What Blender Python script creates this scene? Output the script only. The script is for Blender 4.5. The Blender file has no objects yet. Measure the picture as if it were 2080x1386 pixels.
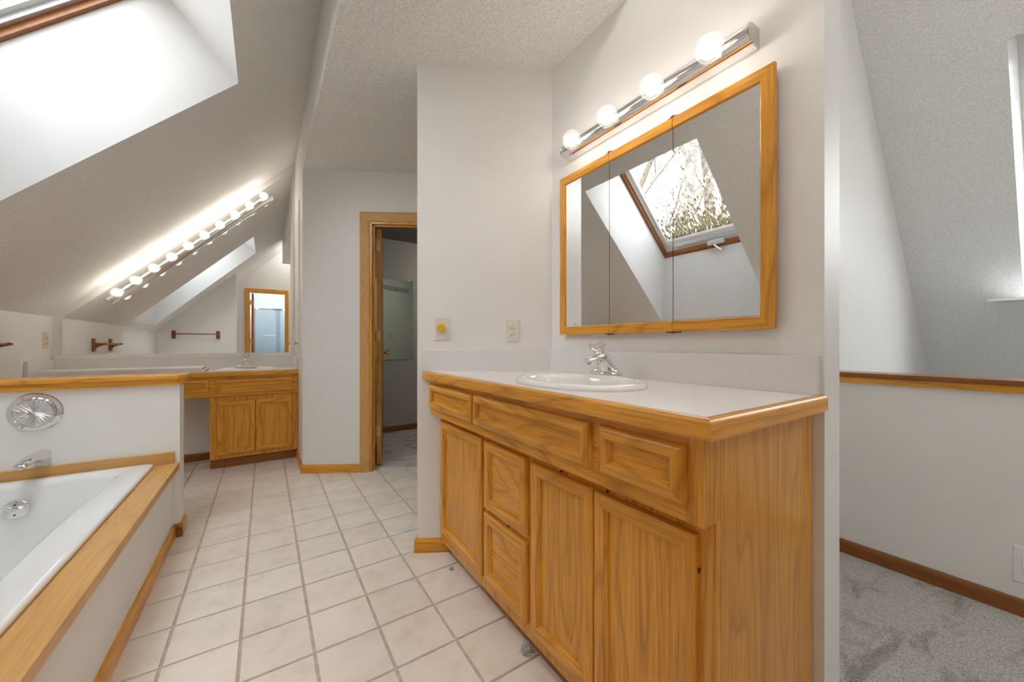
import bpy, bmesh, math, random
from mathutils import Vector, Matrix
from mathutils.geometry import tessellate_polygon

random.seed(7)
PI = math.pi
SC = bpy.context.scene
COL = SC.collection

# ------------------------------------------------------------------ camera, world, exposure
cam_data = bpy.data.cameras.new('camera')
cam_data.sensor_width = 36.0
cam_data.lens = 756.5 / 2080.0 * 36.0
cam_data.shift_y = 6.0 / 2080.0
cam_data.clip_start = 0.02
cam_data.clip_end = 200
cam = bpy.data.objects.new('camera', cam_data)
COL.objects.link(cam)
cam.location = (0, 0, 1.04)
cam.rotation_euler = (PI / 2, 0, -math.atan(502.0 / 756.5))
SC.camera = cam

SC.view_settings.view_transform = 'Standard'
SC.view_settings.look = 'None'
SC.view_settings.gamma = 1.0
SC.view_settings.use_curve_mapping = False
SC.view_settings.exposure = 2.14
SC.cycles.use_denoising = True
SC.cycles.max_bounces = 14
SC.cycles.diffuse_bounces = 9
SC.cycles.glossy_bounces = 6
SC.cycles.transparent_max_bounces = 16
SC.cycles.transmission_bounces = 8
SC.cycles.sample_clamp_indirect = 8.0
SC.cycles.blur_glossy = 0.5
SC.cycles.caustics_refractive = False

SKY = 3.8        # strength of the overcast sky
BULB = 11.0       # strength of a lamp's glowing core
BULB_FAR = 13.0
world = bpy.data.worlds.new('World')
SC.world = world
world.use_nodes = True
wn = world.node_tree
wn.nodes.clear()
wo = wn.nodes.new('ShaderNodeOutputWorld')
wb = wn.nodes.new('ShaderNodeBackground')
wg = wn.nodes.new('ShaderNodeTexCoord')
ws = wn.nodes.new('ShaderNodeSeparateXYZ')
wr = wn.nodes.new('ShaderNodeValToRGB')
wr.color_ramp.elements[0].position = 0.0
wr.color_ramp.elements[0].color = (0.97, 0.97, 0.965, 1)
wr.color_ramp.elements[1].position = 1.0
wr.color_ramp.elements[1].color = (0.88, 0.94, 1.0, 1)
wn.links.new(wg.outputs['Generated'], ws.inputs[0])
wn.links.new(ws.outputs['Z'], wr.inputs[0])
wn.links.new(wr.outputs[0], wb.inputs['Color'])
wn.links.new(wb.outputs[0], wo.inputs['Surface'])
wz = wn.nodes.new('ShaderNodeMath')          # overcast sky: three times brighter overhead than at the horizon
wz.operation = 'MULTIPLY_ADD'
wz.use_clamp = False
wz.inputs[1].default_value = SKY * 2 / 3
wz.inputs[2].default_value = SKY / 3
wmx = wn.nodes.new('ShaderNodeMath')
wmx.operation = 'MAXIMUM'
wmx.inputs[1].default_value = 0.0
wn.links.new(ws.outputs['Z'], wmx.inputs[0])
wn.links.new(wmx.outputs[0], wz.inputs[0])
wn.links.new(wz.outputs[0], wb.inputs['Strength'])

sun_d = bpy.data.lights.new('sun', 'SUN')
sun_d.energy = 0.08
sun_d.angle = math.radians(7)
sun_d.color = (1.0, 0.97, 0.93)
sun = bpy.data.objects.new('sun', sun_d)
COL.objects.link(sun)
sun.rotation_euler = Vector((0.28, 0.90, -0.26)).to_track_quat('-Z', 'Y').to_euler()


def portal(name, loc, normal, sx, sy):
    d = bpy.data.lights.new(name, 'AREA')
    d.shape = 'RECTANGLE'
    d.size = sx
    d.size_y = sy
    d.cycles.is_portal = True
    o = bpy.data.objects.new(name, d)
    COL.objects.link(o)
    o.location = loc
    o.rotation_euler = Vector(normal).to_track_quat('-Z', 'Y').to_euler()
    return o

# ------------------------------------------------------------------ materials
MATS = {}

class NT:
    def __init__(self, name):
        self.m = bpy.data.materials.new(name)
        self.m.use_nodes = True
        self.t = self.m.node_tree
        self.t.nodes.clear()
        self.out = self.n('ShaderNodeOutputMaterial')

    def n(self, k, **kw):
        x = self.t.nodes.new(k)
        for a, b in kw.items():
            setattr(x, a, b)
        return x

    def l(self, a, b):
        self.t.links.new(a, b)

    def bsdf(self, color=(0.8, 0.8, 0.8), rough=0.5, metal=0.0, spec=0.5, coat=0.0):
        b = self.n('ShaderNodeBsdfPrincipled')
        b.inputs['Base Color'].default_value = (*color, 1)
        b.inputs['Roughness'].default_value = rough
        b.inputs['Metallic'].default_value = metal
        b.inputs['Specular IOR Level'].default_value = spec
        b.inputs['Coat Weight'].default_value = coat
        self.l(b.outputs[0], self.out.inputs['Surface'])
        return b

    def coords(self, scale=(1, 1, 1), rnd=0.0):
        tc = self.n('ShaderNodeTexCoord')
        src = tc.outputs['Object']
        if rnd:
            oi = self.n('ShaderNodeObjectInfo')
            mu = self.n('ShaderNodeMath', operation='MULTIPLY')
            mu.inputs[1].default_value = rnd
            self.l(oi.outputs['Random'], mu.inputs[0])
            ad = self.n('ShaderNodeVectorMath', operation='ADD')
            self.l(src, ad.inputs[0])
            self.l(mu.outputs[0], ad.inputs[1])
            src = ad.outputs[0]
        mp = self.n('ShaderNodeMapping')
        mp.inputs['Scale'].default_value = scale
        self.l(src, mp.inputs['Vector'])
        return mp.outputs[0]

    def noise(self, vec, scale, detail=2.0, rough=0.5, dist=0.0):
        x = self.n('ShaderNodeTexNoise')
        x.inputs['Scale'].default_value = scale
        x.inputs['Detail'].default_value = detail
        x.inputs['Roughness'].default_value = rough
        x.inputs['Distortion'].default_value = dist
        self.l(vec, x.inputs['Vector'])
        return x.outputs['Fac']

    def ramp(self, fac, stops):
        r = self.n('ShaderNodeValToRGB')
        e = r.color_ramp.elements
        e[0].position, e[0].color = stops[0][0], (*stops[0][1], 1)
        e[1].position, e[1].color = stops[-1][0], (*stops[-1][1], 1)
        for p, c in stops[1:-1]:
            q = e.new(p)
            q.color = (*c, 1)
        self.l(fac, r.inputs[0])
        return r.outputs[0]

    def mix(self, fac, a, b, mode='MIX'):
        x = self.n('ShaderNodeMix', data_type='RGBA', blend_type=mode)
        for i, v in ((0, fac), (6, a), (7, b)):
            if isinstance(v, (float, int)):
                x.inputs[i].default_value = v
            elif isinstance(v, tuple):
                x.inputs[i].default_value = (*v, 1)
            else:
                self.l(v, x.inputs[i])
        return x.outputs[2]

    def math(self, op, a, b=0.0):
        x = self.n('ShaderNodeMath', operation=op)
        for i, v in ((0, a), (1, b)):
            if isinstance(v, (float, int)):
                x.inputs[i].default_value = v
            else:
                self.l(v, x.inputs[i])
        return x.outputs[0]

    def bump(self, b, h, strength=0.2, dist=0.01):
        x = self.n('ShaderNodeBump')
        x.inputs['Strength'].default_value = strength
        x.inputs['Distance'].default_value = dist
        self.l(h, x.inputs['Height'])
        self.l(x.outputs[0], b.inputs['Normal'])

def plain(name, color, rough=0.5, metal=0.0, spec=0.5, coat=0.0, var=0.0, nscale=6.0, bump=0.0, bscale=200.0):
    k = NT(name)
    b = k.bsdf(color, rough, metal, spec, coat)
    v = k.coords()
    if var:
        c2 = tuple(max(0, c * (1 - var)) for c in color)
        k.l(k.ramp(k.noise(v, nscale, 3), [(0.35, c2), (0.65, color)]), b.inputs['Base Color'])
    if bump:
        k.bump(b, k.noise(v, bscale, 2), bump, 0.002)
    MATS[name] = k.m
    return k.m

def oak(name, axis, light=(0.84, 0.395, 0.047), dark=(0.27, 0.09, 0.007), rough=0.27):
    k = NT(name)
    b = k.bsdf(light, rough, 0, 0.36, 0.14)
    b.inputs['Coat Roughness'].default_value = 0.14
    s = [1.0, 1.0, 1.0]
    s[axis] = 0.125
    v = k.coords(tuple(s), 7.3)
    n1 = k.noise(v, 6.0, 1.6, 0.40, 0.3)
    s1 = [1.0, 1.0, 1.0]
    s1[axis] = 0.05
    streak = k.noise(k.coords(tuple(s1), 7.3), 120.0, 2.0, 0.6)
    rings = k.math('FRACT', k.math('ADD', k.math('MULTIPLY', n1, 13.0), k.math('MULTIPLY', streak, 0.34)))
    mid = tuple(l * 0.52 + d * 0.48 for l, d in zip(light, dark))
    c = k.ramp(rings, [(0.0, mid), (0.16, light), (0.60, light), (0.90, tuple(0.6 * l + 0.4 * q for l, q in zip(light, mid))), (1.0, mid)])
    s2 = [1.0, 1.0, 1.0]
    s2[axis] = 0.03
    v2 = k.coords(tuple(s2), 7.3)
    pores = k.noise(v2, 210.0, 2.0, 0.6)
    pf = k.ramp(pores, [(0.42, (0, 0, 0)), (0.68, (1, 1, 1))])
    c = k.mix(k.math('MULTIPLY', pf, 0.42), c, dark)
    n3 = k.noise(k.coords((1, 1, 1), 3.1), 2.3, 1.0)
    c = k.mix(k.ramp(n3, [(0.3, (0, 0, 0)), (0.75, (0.35, 0.35, 0.35))]), c, mid)
    k.l(c, b.inputs['Base Color'])
    k.bump(b, pores, 0.03, 0.001)
    MATS[name] = k.m
    return k.m

for ax, nm in ((0, 'x'), (1, 'y'), (2, 'z')):
    oak('oak_' + nm, ax)
    oak('deck_oak_' + nm, ax, (0.69, 0.395, 0.135), (0.48, 0.235, 0.065), 0.36)
    oak('dark_oak_' + nm, ax, (0.30, 0.105, 0.022), (0.17, 0.05, 0.010), 0.3)

plain('wall_paint', (0.82, 0.81, 0.79), 0.42, spec=0.35, var=0.02, bump=0.03, bscale=120)
plain('gloss_paint', (0.68, 0.68, 0.675), 0.22, spec=0.5, var=0.015, bump=0.02, bscale=14)

def popcorn():
    k = NT('ceiling_texture')
    b = k.bsdf((0.7, 0.69, 0.67), 0.9, 0, 0.15)
    v = k.coords()
    n = k.noise(v, 165, 3, 0.6)
    k.l(k.ramp(n, [(0.30, (0.66, 0.655, 0.64)), (0.60, (0.90, 0.895, 0.88))]), b.inputs['Base Color'])
    k.bump(b, n, 0.55, 0.006)
    MATS['ceiling_texture'] = k.m

popcorn()
plain('chrome', (0.80, 0.80, 0.80), 0.06, 1.0)
plain('brushed_chrome', (0.62, 0.61, 0.60), 0.13, 1.0)
plain('satin_chrome', (0.74, 0.74, 0.74), 0.28, 1.0)
plain('steel', (0.46, 0.48, 0.48), 0.3, 0.9)
plain('aluminium', (0.55, 0.58, 0.58), 0.35, 0.6)
plain('brass', (0.83, 0.58, 0.20), 0.2, 1.0)
plain('aged_brass', (0.62, 0.45, 0.19), 0.35, 0.9)
plain('bronze_hinge', (0.13, 0.085, 0.045), 0.45, 0.6)
plain('porcelain', (0.86, 0.85, 0.83), 0.09, 0, 0.55, 0.4)
plain('acrylic_white', (0.84, 0.855, 0.85), 0.13, 0, 0.5, 0.3)
plain('mirror', (0.90, 0.905, 0.90), 0.0, 1.0)
plain('mirror_closet', (0.60, 0.67, 0.61), 0.01, 1.0)
plain('ivory_plastic', (0.80, 0.74, 0.60), 0.35)
plain('beige_plastic', (0.73, 0.70, 0.63), 0.4)
plain('almond_plastic', (0.76, 0.66, 0.47), 0.4)
plain('yellow_knob', (0.76, 0.47, 0.05), 0.3)
plain('dark_slot', (0.03, 0.028, 0.025), 0.6)
plain('cabinet_gap', (0.05, 0.02, 0.006), 0.8)
plain('white_board_paint', (0.82, 0.81, 0.79), 0.35)
plain('raw_wood', (0.72, 0.52, 0.26), 0.7, var=0.35, nscale=60)
plain('white_plastic', (0.83, 0.83, 0.82), 0.35)
plain('dust', (0.55, 0.54, 0.53), 0.95)
plain('bark', (0.24, 0.215, 0.19), 0.9, var=0.5, nscale=5)
plain('twig', (0.21, 0.185, 0.155), 0.9)
plain('leaf_litter', (0.20, 0.14, 0.07), 0.95, var=0.5, nscale=3)
plain('orange_leaf', (0.52, 0.25, 0.06), 0.8, var=0.3, nscale=3)
plain('evergreen', (0.035, 0.06, 0.045), 0.9, var=0.5, nscale=4)
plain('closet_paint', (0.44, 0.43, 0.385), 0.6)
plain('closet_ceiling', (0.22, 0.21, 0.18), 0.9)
plain('shower_wall', (0.70, 0.76, 0.80), 0.25)

def laminate():
    k = NT('laminate')
    b = k.bsdf((0.8, 0.76, 0.73), 0.3, 0, 0.5)
    v = k.coords()
    n = k.noise(v, 420, 2, 0.6)
    k.l(k.ramp(n, [(0.35, (0.735, 0.70, 0.675)), (0.65, (0.83, 0.795, 0.775))]), b.inputs['Base Color'])
    MATS['laminate'] = k.m
    k = NT('splash_laminate')
    b = k.bsdf((0.7, 0.69, 0.68), 0.35, 0, 0.45)
    v = k.coords((1, 1, 0.12))
    n = k.noise(v, 300, 2, 0.6)
    k.l(k.ramp(n, [(0.3, (0.745, 0.735, 0.73)), (0.7, (0.775, 0.765, 0.76))]), b.inputs['Base Color'])
    MATS['splash_laminate'] = k.m

laminate()

def tile_mat():
    k = NT('tile_glaze')
    b = k.bsdf((0.75, 0.68, 0.6), 0.24, 0, 0.5)
    v = k.coords((1, 1, 1), 9.0)
    n = k.noise(v, 11, 4, 0.6, 0.3)
    c = k.ramp(n, [(0.25, (0.72, 0.64, 0.55)), (0.5, (0.80, 0.735, 0.66)), (0.75, (0.83, 0.78, 0.715))])
    oi = k.n('ShaderNodeObjectInfo')
    t = k.ramp(oi.outputs['Random'], [(0.0, (0.95, 0.94, 0.92)), (1.0, (1.0, 1.0, 1.0))])
    c = k.mix(1.0, c, t, 'MULTIPLY')
    k.l(c, b.inputs['Base Color'])
    k.bump(b, k.noise(v, 30, 2), 0.06, 0.004)
    MATS['tile'] = k.m

tile_mat()
plain('grout', (0.56, 0.49, 0.41), 0.95, var=0.25, nscale=30)

def carpet_mat():
    k = NT('carpet')
    b = k.bsdf((0.4, 0.4, 0.39), 1.0, 0, 0.05)
    v = k.coords()
    n = k.noise(v, 230, 3, 0.7)
    c = k.ramp(n, [(0.33, (0.26, 0.25, 0.24)), (0.52, (0.58, 0.565, 0.545)), (0.7, (0.76, 0.745, 0.725))])
    big = k.noise(k.coords((1.0, 2.2, 1)), 4.2, 3, 0.6, 0.6)
    d = k.ramp(big, [(0.36, (0.66, 0.65, 0.64)), (0.5, (1, 1, 1))])
    k.l(k.mix(1.0, c, d, 'MULTIPLY'), b.inputs['Base Color'])
    k.bump(b, n, 0.6, 0.006)
    MATS['carpet'] = k.m

carpet_mat()

def glass_mats():
    # hazy globe glass: lets most light through, scatters some
    k = NT('globe_glass')
    tr = k.n('ShaderNodeBsdfTransparent')
    tl = k.n('ShaderNodeBsdfTranslucent')
    tl.inputs['Color'].default_value = (0.95, 0.94, 0.92, 1)
    gl = k.n('ShaderNodeBsdfGlossy')
    gl.inputs['Roughness'].default_value = 0.06
    m1 = k.n('ShaderNodeMixShader')
    m1.inputs[0].default_value = 0.045
    k.l(tr.outputs[0], m1.inputs[1])
    k.l(tl.outputs[0], m1.inputs[2])
    fr = k.n('ShaderNodeLayerWeight')
    fr.inputs['Blend'].default_value = 0.25
    m2 = k.n('ShaderNodeMixShader')
    k.l(k.math('MULTIPLY', fr.outputs['Fresnel'], 0.35), m2.inputs[0])
    k.l(m1.outputs[0], m2.inputs[1])
    k.l(gl.outputs[0], m2.inputs[2])
    k.l(m2.outputs[0], k.out.inputs['Surface'])
    MATS['globe_glass'] = k.m
    # clear acrylic knobs
    k = NT('clear_acrylic')
    tr = k.n('ShaderNodeBsdfTransparent')
    tr.inputs['Color'].default_value = (0.95, 0.94, 0.93, 1)
    gl = k.n('ShaderNodeBsdfGlass')
    gl.inputs['IOR'].default_value = 1.45
    gl.inputs['Color'].default_value = (0.97, 0.965, 0.96, 1)
    m1 = k.n('ShaderNodeMixShader')
    m1.inputs[0].default_value = 0.30
    k.l(tr.outputs[0], m1.inputs[1])
    k.l(gl.outputs[0], m1.inputs[2])
    k.l(m1.outputs[0], k.out.inputs['Surface'])
    MATS['clear_acrylic'] = k.m
    # skylight pane with moss and dirt on its lower half
    k = NT('weathered_pane')
    tr = k.n('ShaderNodeBsdfTransparent')
    tr.inputs['Color'].default_value = (0.95, 0.97, 0.98, 1)
    gl = k.n('ShaderNodeBsdfGlossy')
    gl.inputs['Roughness'].default_value = 0.0
    m1 = k.n('ShaderNodeMixShader')
    m1.inputs[0].default_value = 0.06
    k.l(tr.outputs[0], m1.inputs[1])
    k.l(gl.outputs[0], m1.inputs[2])
    di = k.n('ShaderNodeBsdfDiffuse')
    tl = k.n('ShaderNodeBsdfTranslucent')
    tc = k.n('ShaderNodeTexCoord')
    sp = k.n('ShaderNodeSeparateXYZ')
    k.l(tc.outputs['UV'], sp.inputs[0])   # U across, V up the slope
    mp = k.n('ShaderNodeMapping')
    mp.inputs['Scale'].default_value = (1.0, 0.45, 1)
    k.l(tc.outputs['UV'], mp.inputs[0])
    n1 = k.noise(mp.outputs[0], 46, 4, 0.62, 0.2)
    n2 = k.noise(mp.outputs[0], 7, 3, 0.6)
    edge = k.ramp(sp.outputs['Y'], [(0.0, (0.27, 0.27, 0.27)), (0.16, (0.17, 0.17, 0.17)), (0.45, (0.055, 0.055, 0.055)), (1.0, (0.0, 0.0, 0.0))])
    v = k.math('ADD', n1, edge)
    v = k.math('ADD', v, k.math('MULTIPLY', k.math('SUBTRACT', n2, 0.5), 0.22))
    mask = k.ramp(v, [(0.62, (0, 0, 0)), (0.67, (1, 1, 1))])
    dc = k.ramp(k.noise(mp.outputs[0], 90, 2), [(0.35, (0.05, 0.042, 0.016)), (0.65, (0.24, 0.21, 0.12))])
    k.l(dc, di.inputs['Color'])
    k.l(dc, tl.inputs['Color'])
    md = k.n('ShaderNodeMixShader')
    md.inputs[0].default_value = 0.22
    k.l(di.outputs[0], md.inputs[1])
    k.l(tl.outputs[0], md.inputs[2])
    m2 = k.n('ShaderNodeMixShader')
    k.l(mask, m2.inputs[0])
    k.l(m1.outputs[0], m2.inputs[1])
    k.l(md.outputs[0], m2.inputs[2])
    k.l(m2.outputs[0], k.out.inputs['Surface'])
    MATS['weathered_pane'] = k.m
    # shower glass
    k = NT('shower_glass')
    tr = k.n('ShaderNodeBsdfTransparent')
    tr.inputs['Color'].default_value = (0.86, 0.92, 0.95, 1)
    gl = k.n('ShaderNodeBsdfGlossy')
    gl.inputs['Roughness'].default_value = 0.15
    m1 = k.n('ShaderNodeMixShader')
    m1.inputs[0].default_value = 0.1
    k.l(tr.outputs[0], m1.inputs[1])
    k.l(gl.outputs[0], m1.inputs[2])
    k.l(m1.outputs[0], k.out.inputs['Surface'])
    MATS['shower_glass'] = k.m

glass_mats()

def emit(name, color, s):
    k = NT(name)
    e = k.n('ShaderNodeEmission')
    e.inputs['Color'].default_value = (*color, 1)
    e.inputs['Strength'].default_value = s
    k.l(e.outputs[0], k.out.inputs['Surface'])
    MATS[name] = k.m

emit('lamp_core', (1.0, 0.90, 0.79), BULB)
emit('lamp_core_far', (1.0, 0.89, 0.76), BULB_FAR)
emit('fill_shower', (0.90, 0.955, 1.0), 22.0)  # cool glow of the added shower room fill
emit('fill_landing', (1.0, 0.97, 0.93), 5.5)  # glow of the fill globe added over the landing
emit('fill_ridge', (1.0, 0.965, 0.92), 4.6)  # glow of the fill globe added below the ridge
emit('fill_closet', (1.0, 0.95, 0.88), 13.0)  # glow of the fill added inside the closet

# ------------------------------------------------------------------ mesh helpers
class MB:
    def __init__(self):
        self.v, self.f = [], []

    def add(self, vs, fs):
        b = len(self.v)
        self.v += [tuple(p) for p in vs]
        self.f += [tuple(i + b for i in f) for f in fs]
        return self

    def box(self, x0, x1, y0, y1, z0, z1):
        vs = [(x, y, z) for z in (z0, z1) for (x, y) in ((x0, y0), (x1, y0), (x1, y1), (x0, y1))]
        return self.add(vs, [(3, 2, 1, 0), (4, 5, 6, 7), (0, 1, 5, 4), (1, 2, 6, 5), (2, 3, 7, 6), (3, 0, 4, 7)])

    def hexa(self, bottom, top):
        return self.add(list(bottom) + list(top), [(3, 2, 1, 0), (4, 5, 6, 7), (0, 1, 5, 4), (1, 2, 6, 5), (2, 3, 7, 6), (3, 0, 4, 7)])

    def prism(self, poly, a, b, fn=lambda u, v, w: (u, v, w)):
        n = len(poly)
        vs = [fn(u, v, a) for u, v in poly] + [fn(u, v, b) for u, v in poly]
        fs = [tuple(range(n - 1, -1, -1)), tuple(range(n, 2 * n))]
        fs += [(i, (i + 1) % n, n + (i + 1) % n, n + i) for i in range(n)]
        return self.add(vs, fs)

    def loft(self, rings, cap=True, closed=True):
        n = len(rings[0])
        vs = [p for r in rings for p in r]
        fs = []
        for k in range(len(rings) - 1):
            for i in range(n if closed else n - 1):
                j = (i + 1) % n
                fs.append((k * n + i, k * n + j, (k + 1) * n + j, (k + 1) * n + i))
        if cap:
            fs.append(tuple(range(n - 1, -1, -1)))
            fs.append(tuple((len(rings) - 1) * n + i for i in range(n)))
        return self.add(vs, fs)

    def lathe(self, prof, seg=24, fn=lambda x, y, z: (x, y, z), sx=1.0, sy=1.0, cap=True):
        rings = []
        for r, z in prof:
            rings.append([fn(r * sx * math.cos(2 * PI * i / seg), r * sy * math.sin(2 * PI * i / seg), z) for i in range(seg)])
        return self.loft(rings, cap)

    def tube(self, pts, rad, seg=8, cap=True):
        pts = [Vector(p) for p in pts]
        rs = rad if isinstance(rad, (list, tuple)) else [rad] * len(pts)
        rings = []
        up = None
        for i, p in enumerate(pts):
            d = (pts[min(i + 1, len(pts) - 1)] - pts[max(i - 1, 0)]).normalized()
            if up is None:
                up = Vector((0, 0, 1)) if abs(d.z) < 0.9 else Vector((1, 0, 0))
            a = d.cross(up).normalized()
            up = a.cross(d).normalized()
            rings.append([p + (a * math.cos(2 * PI * k / seg) + up * math.sin(2 * PI * k / seg)) * rs[i] for k in range(seg)])
        return self.loft(rings, cap)

    def sphere(self, c, r, seg=20, rows=12):
        prof = [(max(1e-4, r * math.sin(PI * i / rows)), -r * math.cos(PI * i / rows)) for i in range(rows + 1)]
        return self.lathe(prof, seg, lambda x, y, z: (x + c[0], y + c[1], z + c[2]))

    def build(self, name, mat, parent=None, base=None, smooth=None, bevel=0.0, loc=(0, 0, 0), rotz=0.0, segs=2):
        """verts are in world space; base = the origin the object is re-expressed in"""
        me = bpy.data.meshes.new(name)
        if base is None and parent is not None:
            base = root_loc(parent)
        if base is not None:
            bx, by, bz = base
            vs = [(x - bx, y - by, z - bz) for x, y, z in self.v]
        else:
            vs = self.v
        me.from_pydata(vs, [], self.f)
        bm = bmesh.new()
        bm.from_mesh(me)
        bmesh.ops.recalc_face_normals(bm, faces=bm.faces)
        bm.to_mesh(me)
        bm.free()
        if mat:
            me.materials.append(MATS[mat])
        if smooth:
            me.shade_smooth()
            me.set_sharp_from_angle(angle=math.radians(smooth))
        o = bpy.data.objects.new(name, me)
        COL.objects.link(o)
        if parent is not None:
            o.parent = parent
        elif base is not None:
            o.location = base
        if loc != (0, 0, 0):
            o.location = loc
        if rotz:
            o.rotation_euler = (0, 0, rotz)
        if bevel:
            md = o.modifiers.new('bevel', 'BEVEL')
            md.width = bevel
            md.segments = segs
            md.limit_method = 'ANGLE'
            md.angle_limit = math.radians(40)
        return o

ROOTLOC = {}

def root_loc(o):
    while o.parent is not None:
        o = o.parent
    return ROOTLOC.get(o.name, (0, 0, 0))

def thing(name, label, cat, loc, group=None):
    o = bpy.data.objects.new(name, None)
    o.empty_display_size = 0.1
    COL.objects.link(o)
    o.location = loc
    ROOTLOC[o.name] = tuple(loc)
    o['label'] = label
    o['category'] = cat
    if group:
        o['group'] = group
    return o

def tag(o, label, cat, group=None):
    o['label'] = label
    o['category'] = cat
    if group:
        o['group'] = group
    return o

def struct(o, label=None):
    o['kind'] = 'structure'
    if label:
        o['label'] = label
    return o

def copy_to(o, parent, loc=None):
    c = o.copy()
    COL.objects.link(c)
    if parent is not None:
        c.parent = parent
    if loc is not None:
        c.location = loc
    for ch in list(o.children):
        copy_to(ch, c)
    return c

# ------------------------------------------------------------------ key measures
XV = 1.224           # vanity wall face
XVB = 1.337
YE = 0.361           # free end of the vanity wall
XB = 0.253           # bulkhead / linen wall face
YM = 4.31            # far (mirror) wall face
XK = -1.353          # knee wall face
XT = -0.412          # tub front panel
YP = 2.675           # pony wall near face
KS = 2.60            # left roof slope: z = x + KS
MR, KR = -1.08209, 6.35726   # right roof slope
CEIL = 2.44
RIDGE = (KR - KS) / (1 - MR)
C30, S30 = math.cos(PI / 6), 0.5
LW0 = (XV, 1.474)
LWR = math.radians(150)
DW0 = (XB, 3.43)
DWR = math.radians(-30)

def lwp(t, y, z=0):
    """point in the angled wall's own frame (t along it from the vanity corner, y into the room)"""
    return (LW0[0] - C30 * t - S30 * y, LW0[1] + S30 * t - C30 * y, z)

def dwp(t, y, z=0):
    """point in the closet door wall's frame (t along it to the right, y towards the closet)"""
    return (DW0[0] + C30 * t + S30 * y, DW0[1] - S30 * t + C30 * y, z)

# ------------------------------------------------------------------ structure: floor and tiles
fl = MB()
fl.box(-1.5, 2.6, -2.6, 4.6, -0.12, -0.006)
floor = struct(fl.build('floor', 'grout'), 'cream ceramic tile floor with brown grout')
P_, G_ = 0.2105, 0.009

def tile_mesh(w, d):
    m = MB()
    e = 0.0022
    r = []
    for ins, z in ((0, -0.010), (0, -0.0022), (e * 0.4, -0.0006), (e, 0.0)):
        r.append([(ins, ins, z), (w - ins, ins, z), (w - ins, d - ins, z), (ins, d - ins, z)])
    m.loft(r)
    return m

def in_main(x0, x1, y0, y1):
    cx, cy = (x0 + x1) / 2, (y0 + y1) / 2
    if x1 < XT + 0.02 and y1 < 2.86:
        return False
    if cx < XK or y0 > YM:
        return False
    if cx > 0.80 and 0.45 < cy < 1.36:
        return False                        # under the vanity
    if cx > XV and cy < 1.30:
        return False
    # beyond the closet door wall
    s = (x0 - DW0[0]) * S30 + (y0 - DW0[1]) * C30
    if s > 0.12 and cx > XB + 0.05:
        return False
    if x0 > XB + 0.03 and y0 > 3.43:
        return False
    # hidden hall behind the angled wall
    if cx > 1.75:
        return False
    return True

full = tile_mesh(P_ - G_, P_ - G_)
proto_tile = None
nt = 0
for i in range(-6, 12):
    for j in range(-6, 21):
        x0 = -0.281 + P_ * i + G_ / 2
        y0 = 0.990 + P_ * j + G_ / 2
        x1, y1 = x0 + P_ - G_, y0 + P_ - G_
        if y1 < 0.05 or not in_main(x0, x1, y0, y1):
            continue
        if x0 < XT and y0 < 2.81 and x1 > XT:      # cut along the tub panel
            t = tile_mesh(x1 - XT - 0.004, P_ - G_).build('tile', 'tile')
            t.location = (XT + 0.004, y0, 0)
            t.parent = floor
            continue
        if proto_tile is None:
            proto_tile = full.build('tile', 'tile')
            t = proto_tile
        else:
            t = proto_tile.copy()
            COL.objects.link(t)
        t.location = (x0, y0, 0)
        t.parent = floor
        nt += 1

cp = MB()
cp.box(XV - 0.02, 2.39, -2.6, 0.75, -0.02, 0.010)
struct(cp.build('floor', 'carpet'), 'speckled grey carpet of the landing')
cp = MB()
cp.add([dwp(0.62, 0.112, z) for z in (-0.004, 0.009)] + [dwp(1.55, 0.112, z) for z in (-0.004, 0.009)] +
       [(2.3, YM + 0.12, z) for z in (-0.004, 0.009)] + [(0.36, YM + 0.12, z) for z in (-0.004, 0.009)] + [(*dwp(0.13, 0.115)[:2], z) for z in (-0.004, 0.009)],
       [(1, 3, 5, 7, 9), (8, 6, 4, 2, 0), (0, 2, 3, 1), (2, 4, 5, 3), (4, 6, 7, 5), (6, 8, 9, 7), (8, 0, 1, 9)])
struct(cp.build('floor', 'carpet'), 'grey carpet of the closet')
cp = MB()
cp.box(2.39, 7.4, -2.6, 0.85, -2.75, -2.6)
struct(cp.build('floor', 'carpet'), 'carpet of the storey below')

# ------------------------------------------------------------------ structure: walls

def wall(name, mb, label, mat='wall_paint', **kw):
    return struct(mb.build(name, mat, **kw), label)

# vanity wall, with its free end towards the landing
w = MB()
w.prism([(XV, YE), (XVB, YE), (XVB, 1.55), (XV, 1.474)], 0, CEIL)
w.prism([(XV, YE), (XVB, YE), (XVB, 1.12), (XV, 1.12)], CEIL, XV + KS + 0.03)
wall('wall_right', w, 'white wall behind the oak vanity, ending in a free edge')
# angled wall left of the vanity
w = MB()
w.prism([lwp(0, 0)[:2], lwp(0.68, 0)[:2], lwp(0.68, -0.115)[:2], lwp(-1.05, -0.115)[:2], lwp(-1.05, -0.06)[:2]], 0, CEIL)
wall('wall_angled', w, 'angled white wall with the dimmer and the outlet')
w = MB()      # hall end, out of sight
w.prism([lwp(-0.98, -0.10)[:2], lwp(-1.05, -0.10)[:2], lwp(-1.05, -1.4)[:2], lwp(-0.98, -1.4)[:2]], 0, CEIL)
wall('wall_hall', w, 'end wall of the side hall')
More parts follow.
